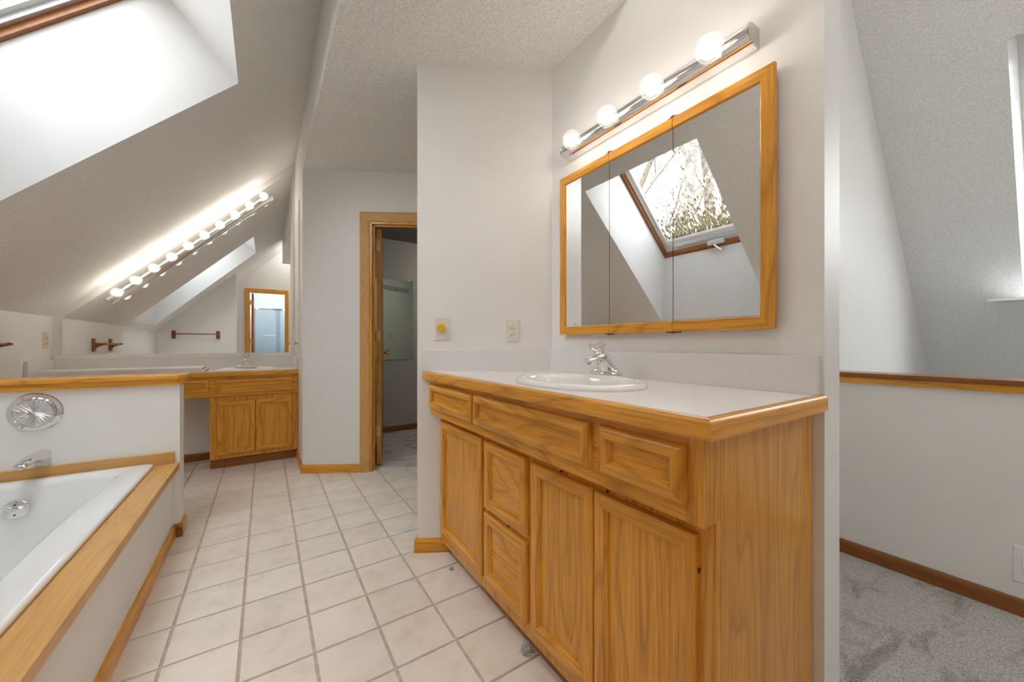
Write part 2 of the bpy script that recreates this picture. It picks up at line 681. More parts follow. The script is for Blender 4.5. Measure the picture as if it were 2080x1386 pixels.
# closet door wall with its opening
T0, T1, DH = 0.529, 1.275, 2.035
w = MB()
w.prism([dwp(0, 0)[:2], dwp(T0, 0)[:2], dwp(T0, 0.06)[:2], dwp(0.05, 0.06)[:2]], 0, DH)
w.prism([dwp(0, 0)[:2], dwp(2.2, 0)[:2], dwp(2.2, 0.06)[:2], dwp(0.05, 0.06)[:2]], DH, CEIL)
w.prism([dwp(T1, 0)[:2], dwp(2.2, 0)[:2], dwp(2.2, 0.06)[:2], dwp(T1, 0.06)[:2]], 0, DH)
wall('wall_door', w, 'white angled wall holding the closet doorway')
# linen wall between door wall and mirror + bulkhead over the room
w = MB()
w.prism([(XB, DW0[1]), dwp(0.12, 0.115)[:2], (XB + 0.11, YM + 0.12), (XB, YM + 0.12)], 0, XB + KS)
w.box(XB, XB + 0.09, 1.0, DW0[1], CEIL + 0.004, XB + KS + 0.04)
w.box(XB + 0.001, XV + 0.02, 1.0, 1.09, CEIL + 0.004, XB + KS + 0.02)
w.add([(XB, 1.0, XB + KS), (XVB, 1.0, XB + KS), (XVB, 1.0, XVB + KS), (XB, 1.09, XB + KS), (XVB, 1.09, XB + KS), (XVB, 1.09, XVB + KS)],
      [(0, 1, 2), (5, 4, 3), (0, 2, 5, 3), (1, 4, 5, 2), (0, 3, 4, 1)])
wall('wall_bulkhead', w, 'narrow white wall and bulkhead beside the big mirror')
# far wall (mirror wall) and closet back wall
w = MB()
w.prism([(XK - 0.1, 0), (XB, 0), (XB, XB + KS), (XK - 0.1, XK - 0.1 + KS)], YM, YM + 0.12, lambda u, v, t: (u, t, v))
wall('wall_back', w, 'white gable wall behind the big mirror')
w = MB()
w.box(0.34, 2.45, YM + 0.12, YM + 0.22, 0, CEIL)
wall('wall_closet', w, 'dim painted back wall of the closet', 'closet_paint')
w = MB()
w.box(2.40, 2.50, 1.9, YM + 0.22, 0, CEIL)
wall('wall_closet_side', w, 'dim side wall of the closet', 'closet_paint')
# knee wall at the left
w = MB()
w.box(XK - 0.1, XK, -2.0, YM, 0, XK + KS + 0.03)
wall('wall_left', w, 'low white knee wall under the sloped ceiling')
# near wall of the tub alcove (seen in the mirrors)
w = MB()
w.prism([(XK, 0), (-0.39, 0), (-0.39, -0.39 + KS), (XK, XK + KS)], 0.87, 0.98, lambda u, v, t: (u, t, v))
wall('wall_tub_end', w, 'white wall at the near end of the bathtub')
# wall with the shower room doorway (behind the camera, seen in the mirror)
DX0, DX1, DZ = -0.255, 0.345, 2.045
w = MB()
w.prism([(XK, 0), (DX0, 0), (DX0, DX0 + KS), (XK, XK + KS)], -0.19, -0.08, lambda u, v, t: (u, t, v))
w.prism([(DX0, DZ), (DX1, DZ), (DX1, DX1 + KS), (DX0, DX0 + KS)], -0.19, -0.08, lambda u, v, t: (u, t, v))
w.prism([(DX1, 0), (0.80, 0), (0.80, 0.80 + KS), (DX1, DX1 + KS)], -0.19, -0.08, lambda u, v, t: (u, t, v))
wall('wall_front', w, 'white wall with the shower room doorway')
w = MB()
w.box(0.70, 0.80, -2.6, -0.19, 0, 0.80 + KS)
wall('wall_shower_side', w, 'side wall of the shower room')
w = MB()
w.box(XK, 0.70, -1.75, -1.65, 0, 2.5)
wall('wall_shower_back', w, 'pale shower surround wall', 'shower_wall')
# landing / bedroom side
w = MB()
w.prism([(XVB, -2.7), (7.4, -2.7), (7.4, 0.0), ((KR - 0.0) / -MR, 0.0), (RIDGE, RIDGE + KS), (XVB, XVB + KS)], 0.75, 0.87, lambda u, v, t: (u, t, v))
wall('wall_gable', w, 'tall white gable wall beyond the half wall')
w = MB()
w.box(0.7, 7.5, -2.7, -2.6, -2.7, 4.6)
wall('wall_rear', w, 'rear wall of the landing')
w = MB()
w.box(5.85, 5.95, -2.6, 0.75, -2.7, 0.4)
wall('wall_eave', w, 'low wall under the far eave')
w = MB()
w.box(2.39, 2.49, -2.6, 0.75, -2.6, 0.856)
wall('wall_half', w, 'white half wall along the open stairwell')

# pony wall between tub and make-up counter
w = MB()
w.box(XK, -0.384, YP, 2.80, 0, 0.825)
wall('wall_pony', w, 'white pony wall between the bathtub and the counter')

# ceilings
c = MB()
c.prism([(XB + 0.001, 1.001), (2.5, 1.001), (2.5, 3.6), (XB + 0.02, 3.6), (XB + 0.001, DW0[1] + 0.1)], CEIL, CEIL + 0.05)
struct(c.build('ceiling', 'ceiling_texture'), 'flat textured ceiling over the vanity')
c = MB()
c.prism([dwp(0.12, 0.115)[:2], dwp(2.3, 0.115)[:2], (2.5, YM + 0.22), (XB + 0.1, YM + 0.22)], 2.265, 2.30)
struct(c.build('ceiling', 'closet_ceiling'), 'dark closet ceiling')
c = MB()
c.box(XK, 0.70, -1.7, -0.19, 2.42, 2.47)
struct(c.build('ceiling', 'wall_paint'), 'ceiling of the shower room')

# left slope with the skylight opening
SY0, SY1, SXL, SXU = 1.455, 2.545, -1.295, -0.122
c = MB()

def slope_slab(x0, x1, y0, y1, m, k, th=0.06):
    b = [(x0, y0, m * x0 + k), (x1, y0, m * x1 + k), (x1, y1, m * x1 + k), (x0, y1, m * x0 + k)]
    c.hexa(b, [(x, y, z + th) for x, y, z in b])

slope_slab(XK - 0.3, SXL, -2.7, YM + 0.3, 1, KS)
slope_slab(SXU, RIDGE, -2.7, YM + 0.3, 1, KS)
slope_slab(SXL, SXU, -2.7, SY0, 1, KS)
slope_slab(SXL, SXU, SY1, YM + 0.3, 1, KS)
slope1 = struct(c.build('ceiling', 'ceiling_texture'), 'sloped textured ceiling with the skylight over the bathtub')
# right slope with the stairwell skylight
RY0, RY1, RXL, RXU = -1.1, 0.20, 3.375, 4.59
c = MB()
slope_slab(RIDGE, RXL, -2.7, YM + 0.3, MR, KR)
slope_slab(RXU, 6.6, -2.7, YM + 0.3, MR, KR)
slope_slab(RXL, RXU, -2.7, RY0, MR, KR)
slope_slab(RXL, RXU, RY1, YM + 0.3, MR, KR)
slope2 = struct(c.build('ceiling', 'ceiling_texture'), 'sloped textured ceiling beyond the half wall')

# ------------------------------------------------------------------ skylight over the tub
OFF = 0.60     # vertical distance from room slope to the window frame

def sl(x, y, off=0.0):
    return (x, y, x + KS + off)

WXL, WXU, WY0, WY1 = -1.225, -0.43, 1.475, 2.45     # opening inside the shaft at the window
sh = MB()
lo = [sl(SXL, SY0), sl(SXU, SY0), sl(SXU, SY1), sl(SXL, SY1)]
hi = [sl(WXL, WY0, OFF), sl(WXU, WY0, OFF), sl(WXU, WY1, OFF), sl(WXL, WY1, OFF)]
pad = [(-0.06, -0.06), (0.06, -0.06), (0.06, 0.06), (-0.06, 0.06)]
lo2 = [(x + a, y + b, z + a + 0.02) for (x, y, z), (a, b) in zip(lo, pad)]
hi2 = [(x + a, y + b, z + a + 0.10) for (x, y, z), (a, b) in zip(hi, pad)]
for k in range(4):
    j = (k + 1) % 4
    m = MB()
    m.hexa([lo[k], lo[j], lo2[j], lo2[k]], [hi[k], hi[j], hi2[j], hi2[k]])
    s_ = m.build('shaft_wall', 'gloss_paint', slope1)

win = struct(MB().build('window_1', None), 'roof window with oak frame and grey sash over the bathtub')
win.location = (0, 0, 0)
ROOTLOC[win.name] = (0, 0, 0)

def frame_members(parent, name, mat, xl, xu, y0, y1, wd, o0, o1, fs, lower_wd=None):
    """four mitred members of a frame lying in the roof slope; fs(x, y, off)"""
    lw = lower_wd or wd
    outer = [(xl, y0), (xu, y0), (xu, y1), (xl, y1)]
    inner = [(xl + lw, y0 + wd), (xu - wd, y0 + wd), (xu - wd, y1 - wd), (xl + lw, y1 - wd)]
    for k in range(4):
        j = (k + 1) % 4
        m = MB()
        q = [outer[k], outer[j], inner[j], inner[k]]
        m.hexa([fs(*p, o0) for p in q], [fs(*p, o1) for p in q])
        m.build(name, mat, parent)

frame_members(win, 'frame_rail', 'dark_oak_y', WXL - 0.004, WXU + 0.004, WY0 - 0.004, WY1 + 0.004, 0.030, OFF - 0.005, OFF + 0.10, sl, 0.024)
frame_members(win, 'sash_rail', 'aluminium', WXL + 0.018, WXU - 0.018, WY0 + 0.018, WY1 - 0.018, 0.032, OFF + 0.03, OFF + 0.09, sl)
frame_members(win, 'sash_rail', 'white_plastic', WXL + 0.048, WXU - 0.048, WY0 + 0.048, WY1 - 0.048, 0.030, OFF + 0.06, OFF + 0.11, sl)

def pane(parent, xl, xu, y0, y1, off, fs):
    me = bpy.data.meshes.new('pane')
    vs = []
    for o_ in (off, off + 0.004):
        vs += [fs(xl, y0, o_), fs(xu, y0, o_), fs(xu, y1, o_), fs(xl, y1, o_)]
    me.from_pydata(vs, [], [(0, 1, 2, 3)])
    uv = me.uv_layers.new(name='UVMap')
    for li, c_ in zip(range(4), ((0, 0), (0, 1), (1, 1), (1, 0))):
        uv.data[li].uv = c_
    me.materials.append(MATS['weathered_pane'])
    o = bpy.data.objects.new('pane', me)
    COL.objects.link(o)
    o.parent = parent
    return o

pane(win, WXL + 0.06, WXU - 0.05, WY0 + 0.06, WY1 - 0.06, OFF + 0.085, sl)
# crank handle at the lower sash
m = MB()
hx = WXL + 0.03
m.box(hx - 0.015, hx + 0.02, 1.80, 1.96, hx + KS + OFF - 0.015, hx + KS + OFF + 0.03)
hd = m.build('latch_plate', 'aluminium', win, bevel=0.004)
m = MB()
m.tube([(hx, 1.90, hx + KS + OFF - 0.01), (hx + 0.03, 1.88, hx + KS + OFF - 0.03), (hx + 0.01, 1.83, hx + KS + OFF - 0.08)], 0.007)
m.build('crank', 'white_plastic', hd, base=(0, 0, 0), smooth=40)

# ------------------------------------------------------------------ skylight over the stairwell

def sr(x, y, off=0.0):
    return (x, y, MR * x + KR + off)

RO = 0.34
ro_lo = [sr(RXL, RY0), sr(RXU, RY0), sr(RXU, RY1), sr(RXL, RY1)]
RWL, RWU, RWY0, RWY1 = 3.58, 4.60, RY0 + 0.02, RY1 - 0.022
ro_hi = [sr(RWL, RWY0, RO), sr(RWU, RWY0, RO), sr(RWU, RWY1, RO), sr(RWL, RWY1, RO)]
lo2 = [(x + a, y + b, z - a + 0.02) for (x, y, z), (a, b) in zip(ro_lo, pad)]
hi2 = [(x + a, y + b, z - a + 0.10) for (x, y, z), (a, b) in zip(ro_hi, pad)]
for k in range(4):
    j = (k + 1) % 4
    m = MB()
    m.hexa([ro_lo[k], ro_lo[j], lo2[j], lo2[k]], [ro_hi[k], ro_hi[j], hi2[j], hi2[k]])
    m.build('shaft_wall', 'gloss_paint', slope2)
win2 = struct(MB().build('window_2', None), 'roof window over the open stairwell at the right edge')
ROOTLOC[win2.name] = (0, 0, 0)
frame_members(win2, 'sash_rail', 'white_plastic', RWL - 0.004, RWU + 0.004, RWY0 - 0.004, RWY1 + 0.004, 0.034, RO - 0.002, RO + 0.08, sr)
pane(win2, RWL + 0.03, RWU - 0.03, RWY0 + 0.03, RWY1 - 0.03, RO + 0.05, sr)
m = MB()
m.prism([(0.35, 4.37), (0.33, 4.40), (0.30, 4.66), (-1.2, 4.66), (-1.2, 4.36), (0.34, 4.36)], 1.347, 1.362, lambda u, v, t: (v, u, t))
m.build('sill', 'white_plastic', win2)

portal('portal_tub', ((WXL + WXU) / 2, (WY0 + WY1) / 2, (WXL + WXU) / 2 + KS + OFF + 0.13), (1, 0, -1), 1.3, 1.3)
portal('portal_stair', ((RWL + RWU) / 2, (RWY0 + RWY1) / 2, MR * (RWL + RWU) / 2 + KR + RO + 0.12), (-1, 0, -1), 1.3, 1.7)

# ------------------------------------------------------------------ trim: baseboards, casings, caps
BP = [(0, 0), (0.013, 0), (0.013, 0.048), (0.010, 0.060), (0.005, 0.068), (0, 0.068)]

def baseboard(name, p0, p1, nrm, mat, label, parent=None):
    """p0->p1 along the wall at floor level, nrm = direction into the room"""
    m = MB()
    n = Vector((nrm[0], nrm[1], 0)).normalized()
    m.loft([[(p[0] + n.x * u, p[1] + n.y * u, v) for u, v in BP] for p in (p0, p1)])
    o = m.build(name, mat, base=(p0[0], p0[1], 0))
    return struct(o, label)

def baseboard_r(name, p0, p1, wallrot, nrm_sign, label):
    """baseboard along an angled wall, built in its own frame so the grain follows it"""
    L = math.hypot(p1[0] - p0[0], p1[1] - p0[1])
    m = MB()
    m.loft([[(x, nrm_sign * u, v) for u, v in BP] for x in (0, L)])
    o = m.build(name, 'oak_x', loc=(p0[0], p0[1], 0), rotz=wallrot)
    return struct(o, label)

baseboard_r('baseboard_angled', lwp(0.52, 0), lwp(0.693, 0), LWR, 1, 'oak baseboard at the foot of the angled wall')
baseboard_r('baseboard_angled_end', lwp(0.68, 0.0), lwp(0.68, -0.115), math.atan2(0.866, 0.5), 1, 'oak baseboard round the angled wall end')
baseboard_r('baseboard_door', dwp(-0.012, 0), dwp(0.4535, 0), DWR, -1, 'oak baseboard left of the closet doorway')
baseboard('baseboard_linen', (XB, 3.425), (XB, 3.955), (-1, 0), 'oak_y', 'oak baseboard beside the far cabinet')
baseboard('baseboard_back', (XK, YM), (-0.37, YM), (0, -1), 'dark_oak_x', 'dark oak baseboard in the knee space')
baseboard('baseboard_tub', (XT, 0.98), (XT, YP - 0.012), (1, 0), 'oak_y', 'oak baseboard along the tub panel')
m = MB()
m.loft([[(x, YP - u, v) for u, v in BP] for x in (XT, -0.371)])
o = m.build('baseboard_pony_front', 'dark_oak_x')
struct(o, 'short oak baseboard at the pony wall corner')
baseboard('baseboard_pony_end', (-0.384, YP - 0.012), (-0.384, 2.80), (1, 0), 'oak_y', 'oak baseboard on the pony wall end')
baseboard('baseboard_half', (2.39, -2.6), (2.39, 0.75), (-1, 0), 'dark_oak_y', 'oak baseboard along the half wall').location.z = 0.006
baseboard('baseboard_closet', (0.36, YM + 0.12), (2.4, YM + 0.12), (0, -1), 'dark_oak_x', 'dark baseboard of the closet').location.z = 0.01

# pony wall cap (two layers) and half wall cap
cap = struct(MB().build('trim_1', None), 'oak cap along the top of the pony wall')
ROOTLOC[cap.name] = (0, 0, 0)
m = MB()
m.prism([(XK, YP - 0.030), (-0.385, YP - 0.030), (-0.357, YP + 0.0), (-0.357, 2.83), (XK, 2.83)], 0.853, 0.875)
m.build('cap_board', 'oak_x', cap, bevel=0.004)
m = MB()
m.prism([(XK, YP - 0.018), (-0.392, YP - 0.018), (-0.368, YP + 0.004), (-0.368, 2.815), (XK, 2.815)], 0.822, 0.853)
m.build('cap_moulding', 'oak_x', cap)
cap2 = struct(MB().build('trim_2', None), 'oak cap along the top of the half wall')
ROOTLOC[cap2.name] = (0, 0, 0)
m = MB()
m.box(2.362, 2.52, -2.6, 0.75, 0.880, 0.902)
m.build('cap_board', 'dark_oak_y', cap2, bevel=0.004)
m = MB()
m.box(2.374, 2.506, -2.6, 0.75, 0.852, 0.880)
m.build('cap_moulding', 'oak_y', cap2)

def dw_obj(name, mat, fn, parent, bevel=0.0):
    """object built in the door wall's frame"""
    m = MB()
    fn(m)
    return m.build(name, mat, parent, base=(0, 0, 0), bevel=bevel)

door1 = thing('door_1', 'open closet door seen edge on, oak frame and brass hinges', 'door', (DW0[0], DW0[1], 0))
door1.rotation_euler = (0, 0, DWR)
door1['kind'] = 'structure'
CW = 0.075
HJ = DH          # head of the opening
# casing with a stepped profile: thick outer edge, mitred at the corner
CP = [(0, 0), (0, 0.017), (0.012, 0.019), (0.062, 0.012), (CW, 0.009), (CW, 0)]
m = MB()
m.loft([[(T0 - CW + u, -w_, 0.0) for u, w_ in CP], [(T0 - CW + u, -w_, HJ + CW - u) for u, w_ in CP]])
m.build('casing', 'deck_oak_z', door1, base=(0, 0, 0))
m = MB()
m.loft([[(T0 - CW + u, -w_, HJ + CW - u) for u, w_ in CP], [(T1 + CW - u, -w_, HJ + CW - u) for u, w_ in CP]])
m.build('casing', 'deck_oak_x', door1, base=(0, 0, 0))
m = MB()
m.loft([[(T1 + CW - u, -w_, 0.0) for u, w_ in CP], [(T1 + CW - u, -w_, HJ + CW - u) for u, w_ in CP]])
m.build('casing', 'deck_oak_z', door1, base=(0, 0, 0))
dw_obj('jamb', 'oak_z', lambda m: m.box(T0, T0 + 0.018, -0.004, 0.062, 0, HJ), door1)
dw_obj('jamb', 'oak_z', lambda m: m.box(T1 - 0.018, T1, -0.004, 0.062, 0, HJ), door1)
dw_obj('jamb', 'oak_x', lambda m: m.box(T0, T1, -0.004, 0.062, HJ - 0.018, HJ), door1)
dw_obj('door_stop', 'oak_z', lambda m: m.box(T0 + 0.018, T0 + 0.030, 0.02, 0.044, 0, HJ - 0.018), door1)
dw_obj('door_stop', 'oak_x', lambda m: m.box(T0 + 0.018, T1 - 0.018, 0.02, 0.044, HJ - 0.030, HJ - 0.018), door1)

# the open leaf; its hinge edge faces the room
HP = Vector((0.793, 3.270))            # near left corner of the leaf, world
PHI = math.radians(15.8)
dl = Vector((math.sin(PHI), math.cos(PHI)))       # along the leaf, away from the hinge
dn = Vector((math.cos(PHI), -math.sin(PHI)))      # across its thickness, to the right

def leafp(a, b, z):
    p = HP + dl * a + dn * b
    q = p - Vector(DW0)
    return (q.x * C30 - q.y * S30, q.x * S30 + q.y * C30, z)   # into the door wall frame (rot -30)

m = MB()
m.hexa([leafp(a, b, 0.018) for a, b in ((0, 0), (0, 0.035), (0.72, 0.035), (0.72, 0))],
       [leafp(a, b, 2.012) for a, b in ((0, 0), (0, 0.035), (0.72, 0.035), (0.72, 0))])
leaf = m.build('leaf', 'dark_oak_z', door1, base=(0, 0, 0))
m = MB()
m.hexa([leafp(a, b, 0.016) for a, b in ((-0.004, -0.001), (-0.004, 0.036), (0.003, 0.036), (0.003, -0.001))],
       [leafp(a, b, 2.014) for a, b in ((-0.004, -0.001), (-0.004, 0.036), (0.003, 0.036), (0.003, -0.001))])
m.build('edge_strip', 'oak_z', leaf, base=(0, 0, 0))
for z in (0.255, 1.06, 1.83):
    m = MB()
    m.hexa([leafp(a, b, z) for a, b in ((-0.008, -0.002), (-0.008, 0.028), (-0.003, 0.028), (-0.003, -0.002))],
           [leafp(a, b, z + 0.09) for a, b in ((-0.008, -0.002), (-0.008, 0.028), (-0.003, 0.028), (-0.003, -0.002))])
    m.tube([leafp(-0.012, -0.006, z), leafp(-0.012, -0.006, z + 0.09)], 0.007, 8)
    m.build('hinge', 'aged_brass', leaf, base=(0, 0, 0))
    m = MB()
    m.box(T0 + 0.018, T0 + 0.021, 0.045, 0.064, z, z + 0.09)
    m.build('hinge', 'bronze_hinge', leaf, base=(0, 0, 0))
m = MB()
zk = 0.955
pts = [(0.66, 0.035), (0.66, 0.045), (0.66, 0.058), (0.66, 0.066), (0.66, 0.075), (0.66, 0.092), (0.66, 0.098)]
m.tube([leafp(a, b, zk) for a, b in pts], [0.030, 0.030, 0.011, 0.012, 0.026, 0.026, 0.014], 14)
m.build('knob', 'brass', leaf, base=(0, 0, 0), smooth=40)

# doorway of the shower room, seen in the big mirror
door2 = thing('door_2', 'oak framed shower room doorway with its door swung open, seen in the big mirror', 'door', (0, 0, 0))
door2['kind'] = 'structure'
m = MB()
m.box(DX0 - 0.06, DX0, -0.08, -0.064, 0, DZ + 0.06)
m.build('casing', 'oak_z', door2, bevel=0.003)
m = MB()
m.box(DX1, DX1 + 0.05, -0.08, -0.064, 0, DZ + 0.06)
m.build('casing', 'oak_z', door2, bevel=0.003)
m = MB()
m.box(DX0, DX1, -0.08, -0.064, DZ, DZ + 0.06)
m.build('casing', 'oak_x', door2, bevel=0.003)
m = MB()
m.box(DX0, DX0 + 0.016, -0.19, -0.078, 0, DZ)
m.build('jamb', 'oak_z', door2)
m = MB()
m.box(DX1 - 0.012, DX1, -0.19, -0.078, 0, DZ)
m.build('jamb', 'oak_z', door2)
m = MB()
m.box(DX0 + 0.016, DX1 - 0.012, -0.19, -0.078, DZ - 0.016, DZ)
m.build('jamb', 'oak_x', door2)
m = MB()
m.box(DX0 + 0.040, DX0 + 0.072, -0.80, -0.205, 0.015, DZ - 0.02)
lf = m.build('leaf', 'dark_oak_z', door2)
for z in (0.28, 1.05, 1.80):
    m = MB()
    m.box(DX0 + 0.016, DX0 + 0.058, -0.204, -0.196, z, z + 0.09)
    m.build('hinge', 'aged_brass', lf)

# ------------------------------------------------------------------ the vanity in front
AX, LX = 0.690, 0.737
CE = 0.385           # cabinet end plane

def wall_y(x):
    return LW0[1] + (LW0[0] - x) * 0.57735 - 0.0015

def front_panel(name, T, W, Hh, prof, pan_c, mats, parent, label=None):
    """a framed door or drawer front: T(a,b,c) places it, frame members are mitred children"""
    (m_h, m_v, m_p) = mats
    um = prof[-1][0]
    m = MB()
    cs = [(um - 0.004, um - 0.004), (W - um + 0.004, um - 0.004), (W - um + 0.004, Hh - um + 0.004), (um - 0.004, Hh - um + 0.004)]
    m.hexa([T(a, b, 0.0) for a, b in cs], [T(a, b, pan_c) for a, b in cs])
    p = m.build(name, m_p, parent)
    pr = [(0, 0)] + prof + [(um, 0)]
    for side in range(4):
        m = MB()
        if side == 0:
            r = [[T(u, u, c) for u, c in pr], [T(W - u, u, c) for u, c in pr]]
        elif side == 1:
            r = [[T(u, Hh - u, c) for u, c in pr], [T(W - u, Hh - u, c) for u, c in pr]]
        elif side == 2:
            r = [[T(u, u, c) for u, c in pr], [T(u, Hh - u, c) for u, c in pr]]
        else:
            r = [[T(W - u, u, c) for u, c in pr], [T(W - u, Hh - u, c) for u, c in pr]]
        m.loft(r)
        m.build('rail' if side < 2 else 'stile', m_h if side < 2 else m_v, p, base=root_loc(parent), smooth=30)
    return p

DPROF = [(0, 0.013), (0.0015, 0.016), (0.005, 0.0185), (0.009, 0.0195), (0.030, 0.0195), (0.034, 0.0188), (0.0365, 0.0165), (0.038, 0.0125), (0.0425, 0.012), (0.045, 0.005)]
WPROF = [(0, 0.010), (0.002, 0.0135), (0.007, 0.0175), (0.013, 0.0195), (0.021, 0.0205), (0.026, 0.0195), (0.029, 0.0165), (0.0305, 0.0125), (0.034, 0.012), (0.036, 0.005)]

van = thing('vanity_cabinet', 'honey oak vanity cabinet under the white counter in the foreground', 'cabinet', (LX, CE, 0))
m = MB()
m.prism([(LX, CE + 0.018), (XV - 0.002, CE + 0.018), (XV - 0.002, 1.470), (LX, wall_y(LX))], 0.055, 0.69)
m.prism([(LX + 0.055, CE + 0.02), (XV - 0.002, CE + 0.02), (XV - 0.002, 1.470), (LX + 0.055, wall_y(LX + 0.055))], 0.0, 0.055)
m.build('carcass', 'oak_z', van)
m = MB()      # end panel with the rail box returning around it
m.prism([(LX + 0.015, 0.0), (XV - 0.004, 0.0), (XV - 0.004, 0.864), (AX + 0.006, 0.864), (AX + 0.006, 0.690), (LX + 0.015, 0.690)], CE, CE + 0.018, lambda u, v, t: (u, t, v))
m.build('end_panel', 'oak_z', van, bevel=0.0015)
m = MB()
m.prism([(AX, CE + 0.036), (AX + 0.006, CE + 0.036), (AX + 0.006, CE + 0.0185), (0.742, CE + 0.0185), (0.742, wall_y(0.742)), (AX, wall_y(AX))], 0.690, 0.864)
m.build('drawer_apron', 'oak_y', van, bevel=0.0015)
m = MB()
m.box(AX - 0.0005, AX + 0.0058, CE, CE + 0.036, 0.690, 0.864)
m.build('apron_stile', 'oak_z', van)
m = MB()      # corner stile of the lower face frame
m.box(LX - 0.003, LX + 0.0145, CE, 0.432, 0.055, 0.690)
m.build('face_stile', 'oak_z', van, bevel=0.0015)

def TV(y_hi, z0, xf):
    return lambda a, b, c: (xf - c, y_hi - a, z0 + b)

VM = ('oak_y', 'oak_z', 'oak_z')
VD = ('oak_y', 'oak_z', 'oak_y')
for y1, y0 in ((1.757, 1.306), (1.296, 0.672), (0.640, 0.417)):
    front_panel('drawer_front', TV(y1, 0.726, AX), y1 - y0, 0.116, WPROF, 0.005, VD, van)
front_panel('door', TV(1.727, 0.108, LX), 0.417, 0.556, DPROF, 0.005, VM, van)
front_panel('drawer_front', TV(1.289, 0.394, LX), 0.283, 0.266, DPROF, 0.005, VD, van)
front_panel('drawer_front', TV(1.289, 0.108, LX), 0.283, 0.268, DPROF, 0.005, VD, van)
front_panel('door', TV(0.979, 0.100, LX), 0.278, 0.556, DPROF, 0.005, VM, van)
d3 = front_panel('door', TV(0.698, 0.100, LX), 0.279, 0.556, DPROF, 0.005, VM, van)
m = MB()
m.box(LX - 0.010, LX - 0.003, 0.4165, 0.4195, 0.578, 0.587)
m.build('hinge', 'bronze_hinge', d3)
# small finger catches above the doors
for y, z, x in ((1.50, 0.668, LX), (1.13, 0.379, LX), (0.84, 0.660, LX), (0.66, 0.660, LX)):
    m = MB()
    m.box(x - 0.006, x + 0.002, y, y + 0.005, z - 0.001, z + 0.003)
    m.build('catch', 'cabinet_gap', van)

def counter(name, label, outer, hole, z0, z1, edge_fn, root_at):
    """laminate top with an oval cut-out"""
    t = thing(name, label, 'countertop', root_at)
    cx, cy, ax, ay = hole
    n = 40
    ring = [(cx + ax * math.cos(2 * PI * i / n), cy + ay * math.sin(2 * PI * i / n)) for i in range(n)]
    o3 = [Vector((x, y, 0)) for x, y in outer]
    r3 = [Vector((x, y, 0)) for x, y in ring]
    tris = tessellate_polygon([o3, r3])
    allp = outer + ring
    me = MB()
    N = len(allp)
    vs = [(x, y, z1) for x, y in allp] + [(x, y, z0) for x, y in allp]
    fs = [tuple(tr) for tr in tris] + [tuple(N + i for i in tr) for tr in tris]
    no = len(outer)
    fs += [(i, (i + 1) % no, N + (i + 1) % no, N + i) for i in range(no)]
    fs += [(no + i, no + (i + 1) % n, N + no + (i + 1) % n, N + no + i) for i in range(n)]
    me.add(vs, fs)
    me.build('top', 'laminate', t)
    return t

CX0 = 0.657      # counter's front edge
CY0 = 0.354
ct = counter('vanity_countertop', 'white laminate countertop with a thick oak edge on the foreground vanity', [(CX0 + 0.018, CY0 + 0.018), (XV - 0.001, CY0 + 0.018), (XV - 0.001, 1.472), (CX0 + 0.018, wall_y(CX0 + 0.018))],
             (0.89, 0.94, 0.165, 0.22), 0.866, 0.905, None, (CX0, CY0, 0.866))
EP = [(0, 0), (0, 0.030), (0.0015, 0.034), (0.0045, 0.0375), (0.009, 0.039), (0.018, 0.0393), (0.018, 0)]
m = MB()
yw = wall_y(CX0)
m.loft([[(CX0 + u, CY0 + u, 0.866 + v) for u, v in EP], [(CX0 + u, wall_y(CX0 + u), 0.866 + v) for u, v in EP]])
m.build('edge_strip', 'oak_y', ct, smooth=25)
m = MB()
m.loft([[(CX0 + u, CY0 + u, 0.866 + v) for u, v in EP], [(XV + 0.002, CY0 + u, 0.866 + v) for u, v in EP]])
e2 = m.build('edge_strip', 'oak_x', ct, smooth=25)
m = MB()
m.box(XV - 0.0195, XV - 0.0005, 0.369, 1.466, 0.905, 1.0085)
m.build('backsplash', 'splash_laminate', ct, bevel=0.0015)
m = MB()
b = [lwp(t_, y_)[:2] for t_, y_ in ((0.0, 0.0005), (0.6535, 0.0005), (0.6535, 0.0195), (0.011, 0.0195))]
m.prism(b, 0.905, 1.0085)
m.build('backsplash', 'splash_laminate', ct, bevel=0.0015)

def sink(label, cx, cy, z, a_long, a_short, along):
    sx, sy = (a_long, a_short) if along == 'x' else (a_short, a_long)
    t = thing('sink', label, 'sink', (cx, cy, z))
    prof = [(0.94, 0.0003), (1.0, 0.0003), (1.006, 0.004), (1.0, 0.009), (0.98, 0.0145), (0.94, 0.0175), (0.89, 0.0175), (0.85, 0.014), (0.815, 0.006), (0.785, -0.010), (0.755, -0.035),
            (0.68, -0.085), (0.50, -0.125), (0.25, -0.140), (0.09, -0.142)]
    m = MB()
    m.lathe(prof, 56, lambda x, y, q: (x + cx, y + cy, q + z), sx, sy, cap=False)
    m.build('basin', 'porcelain', t, smooth=50)
    m = MB()
    m.lathe([(0.030, -0.1415), (0.030, -0.139), (0.022, -0.1375), (0.001, -0.1385)], 20, lambda x, y, q: (x + cx, y + cy, q + z))
    m.build('drain', 'chrome', t, smooth=40)
    return t

m = MB()
m.box(CX0 + 0.0165, CX0 + 0.0185, CY0 + 0.0165, wall_y(CX0 + 0.018), 0.9045, 0.9054)
m.box(CX0 + 0.0165, XV - 0.02, CY0 + 0.0165, CY0 + 0.0185, 0.9045, 0.9054)
m.build('seam', 'cabinet_gap', ct)
sink('white oval drop in sink in the foreground vanity', 0.892, 0.94, 0.905, 0.245, 0.19, 'y')

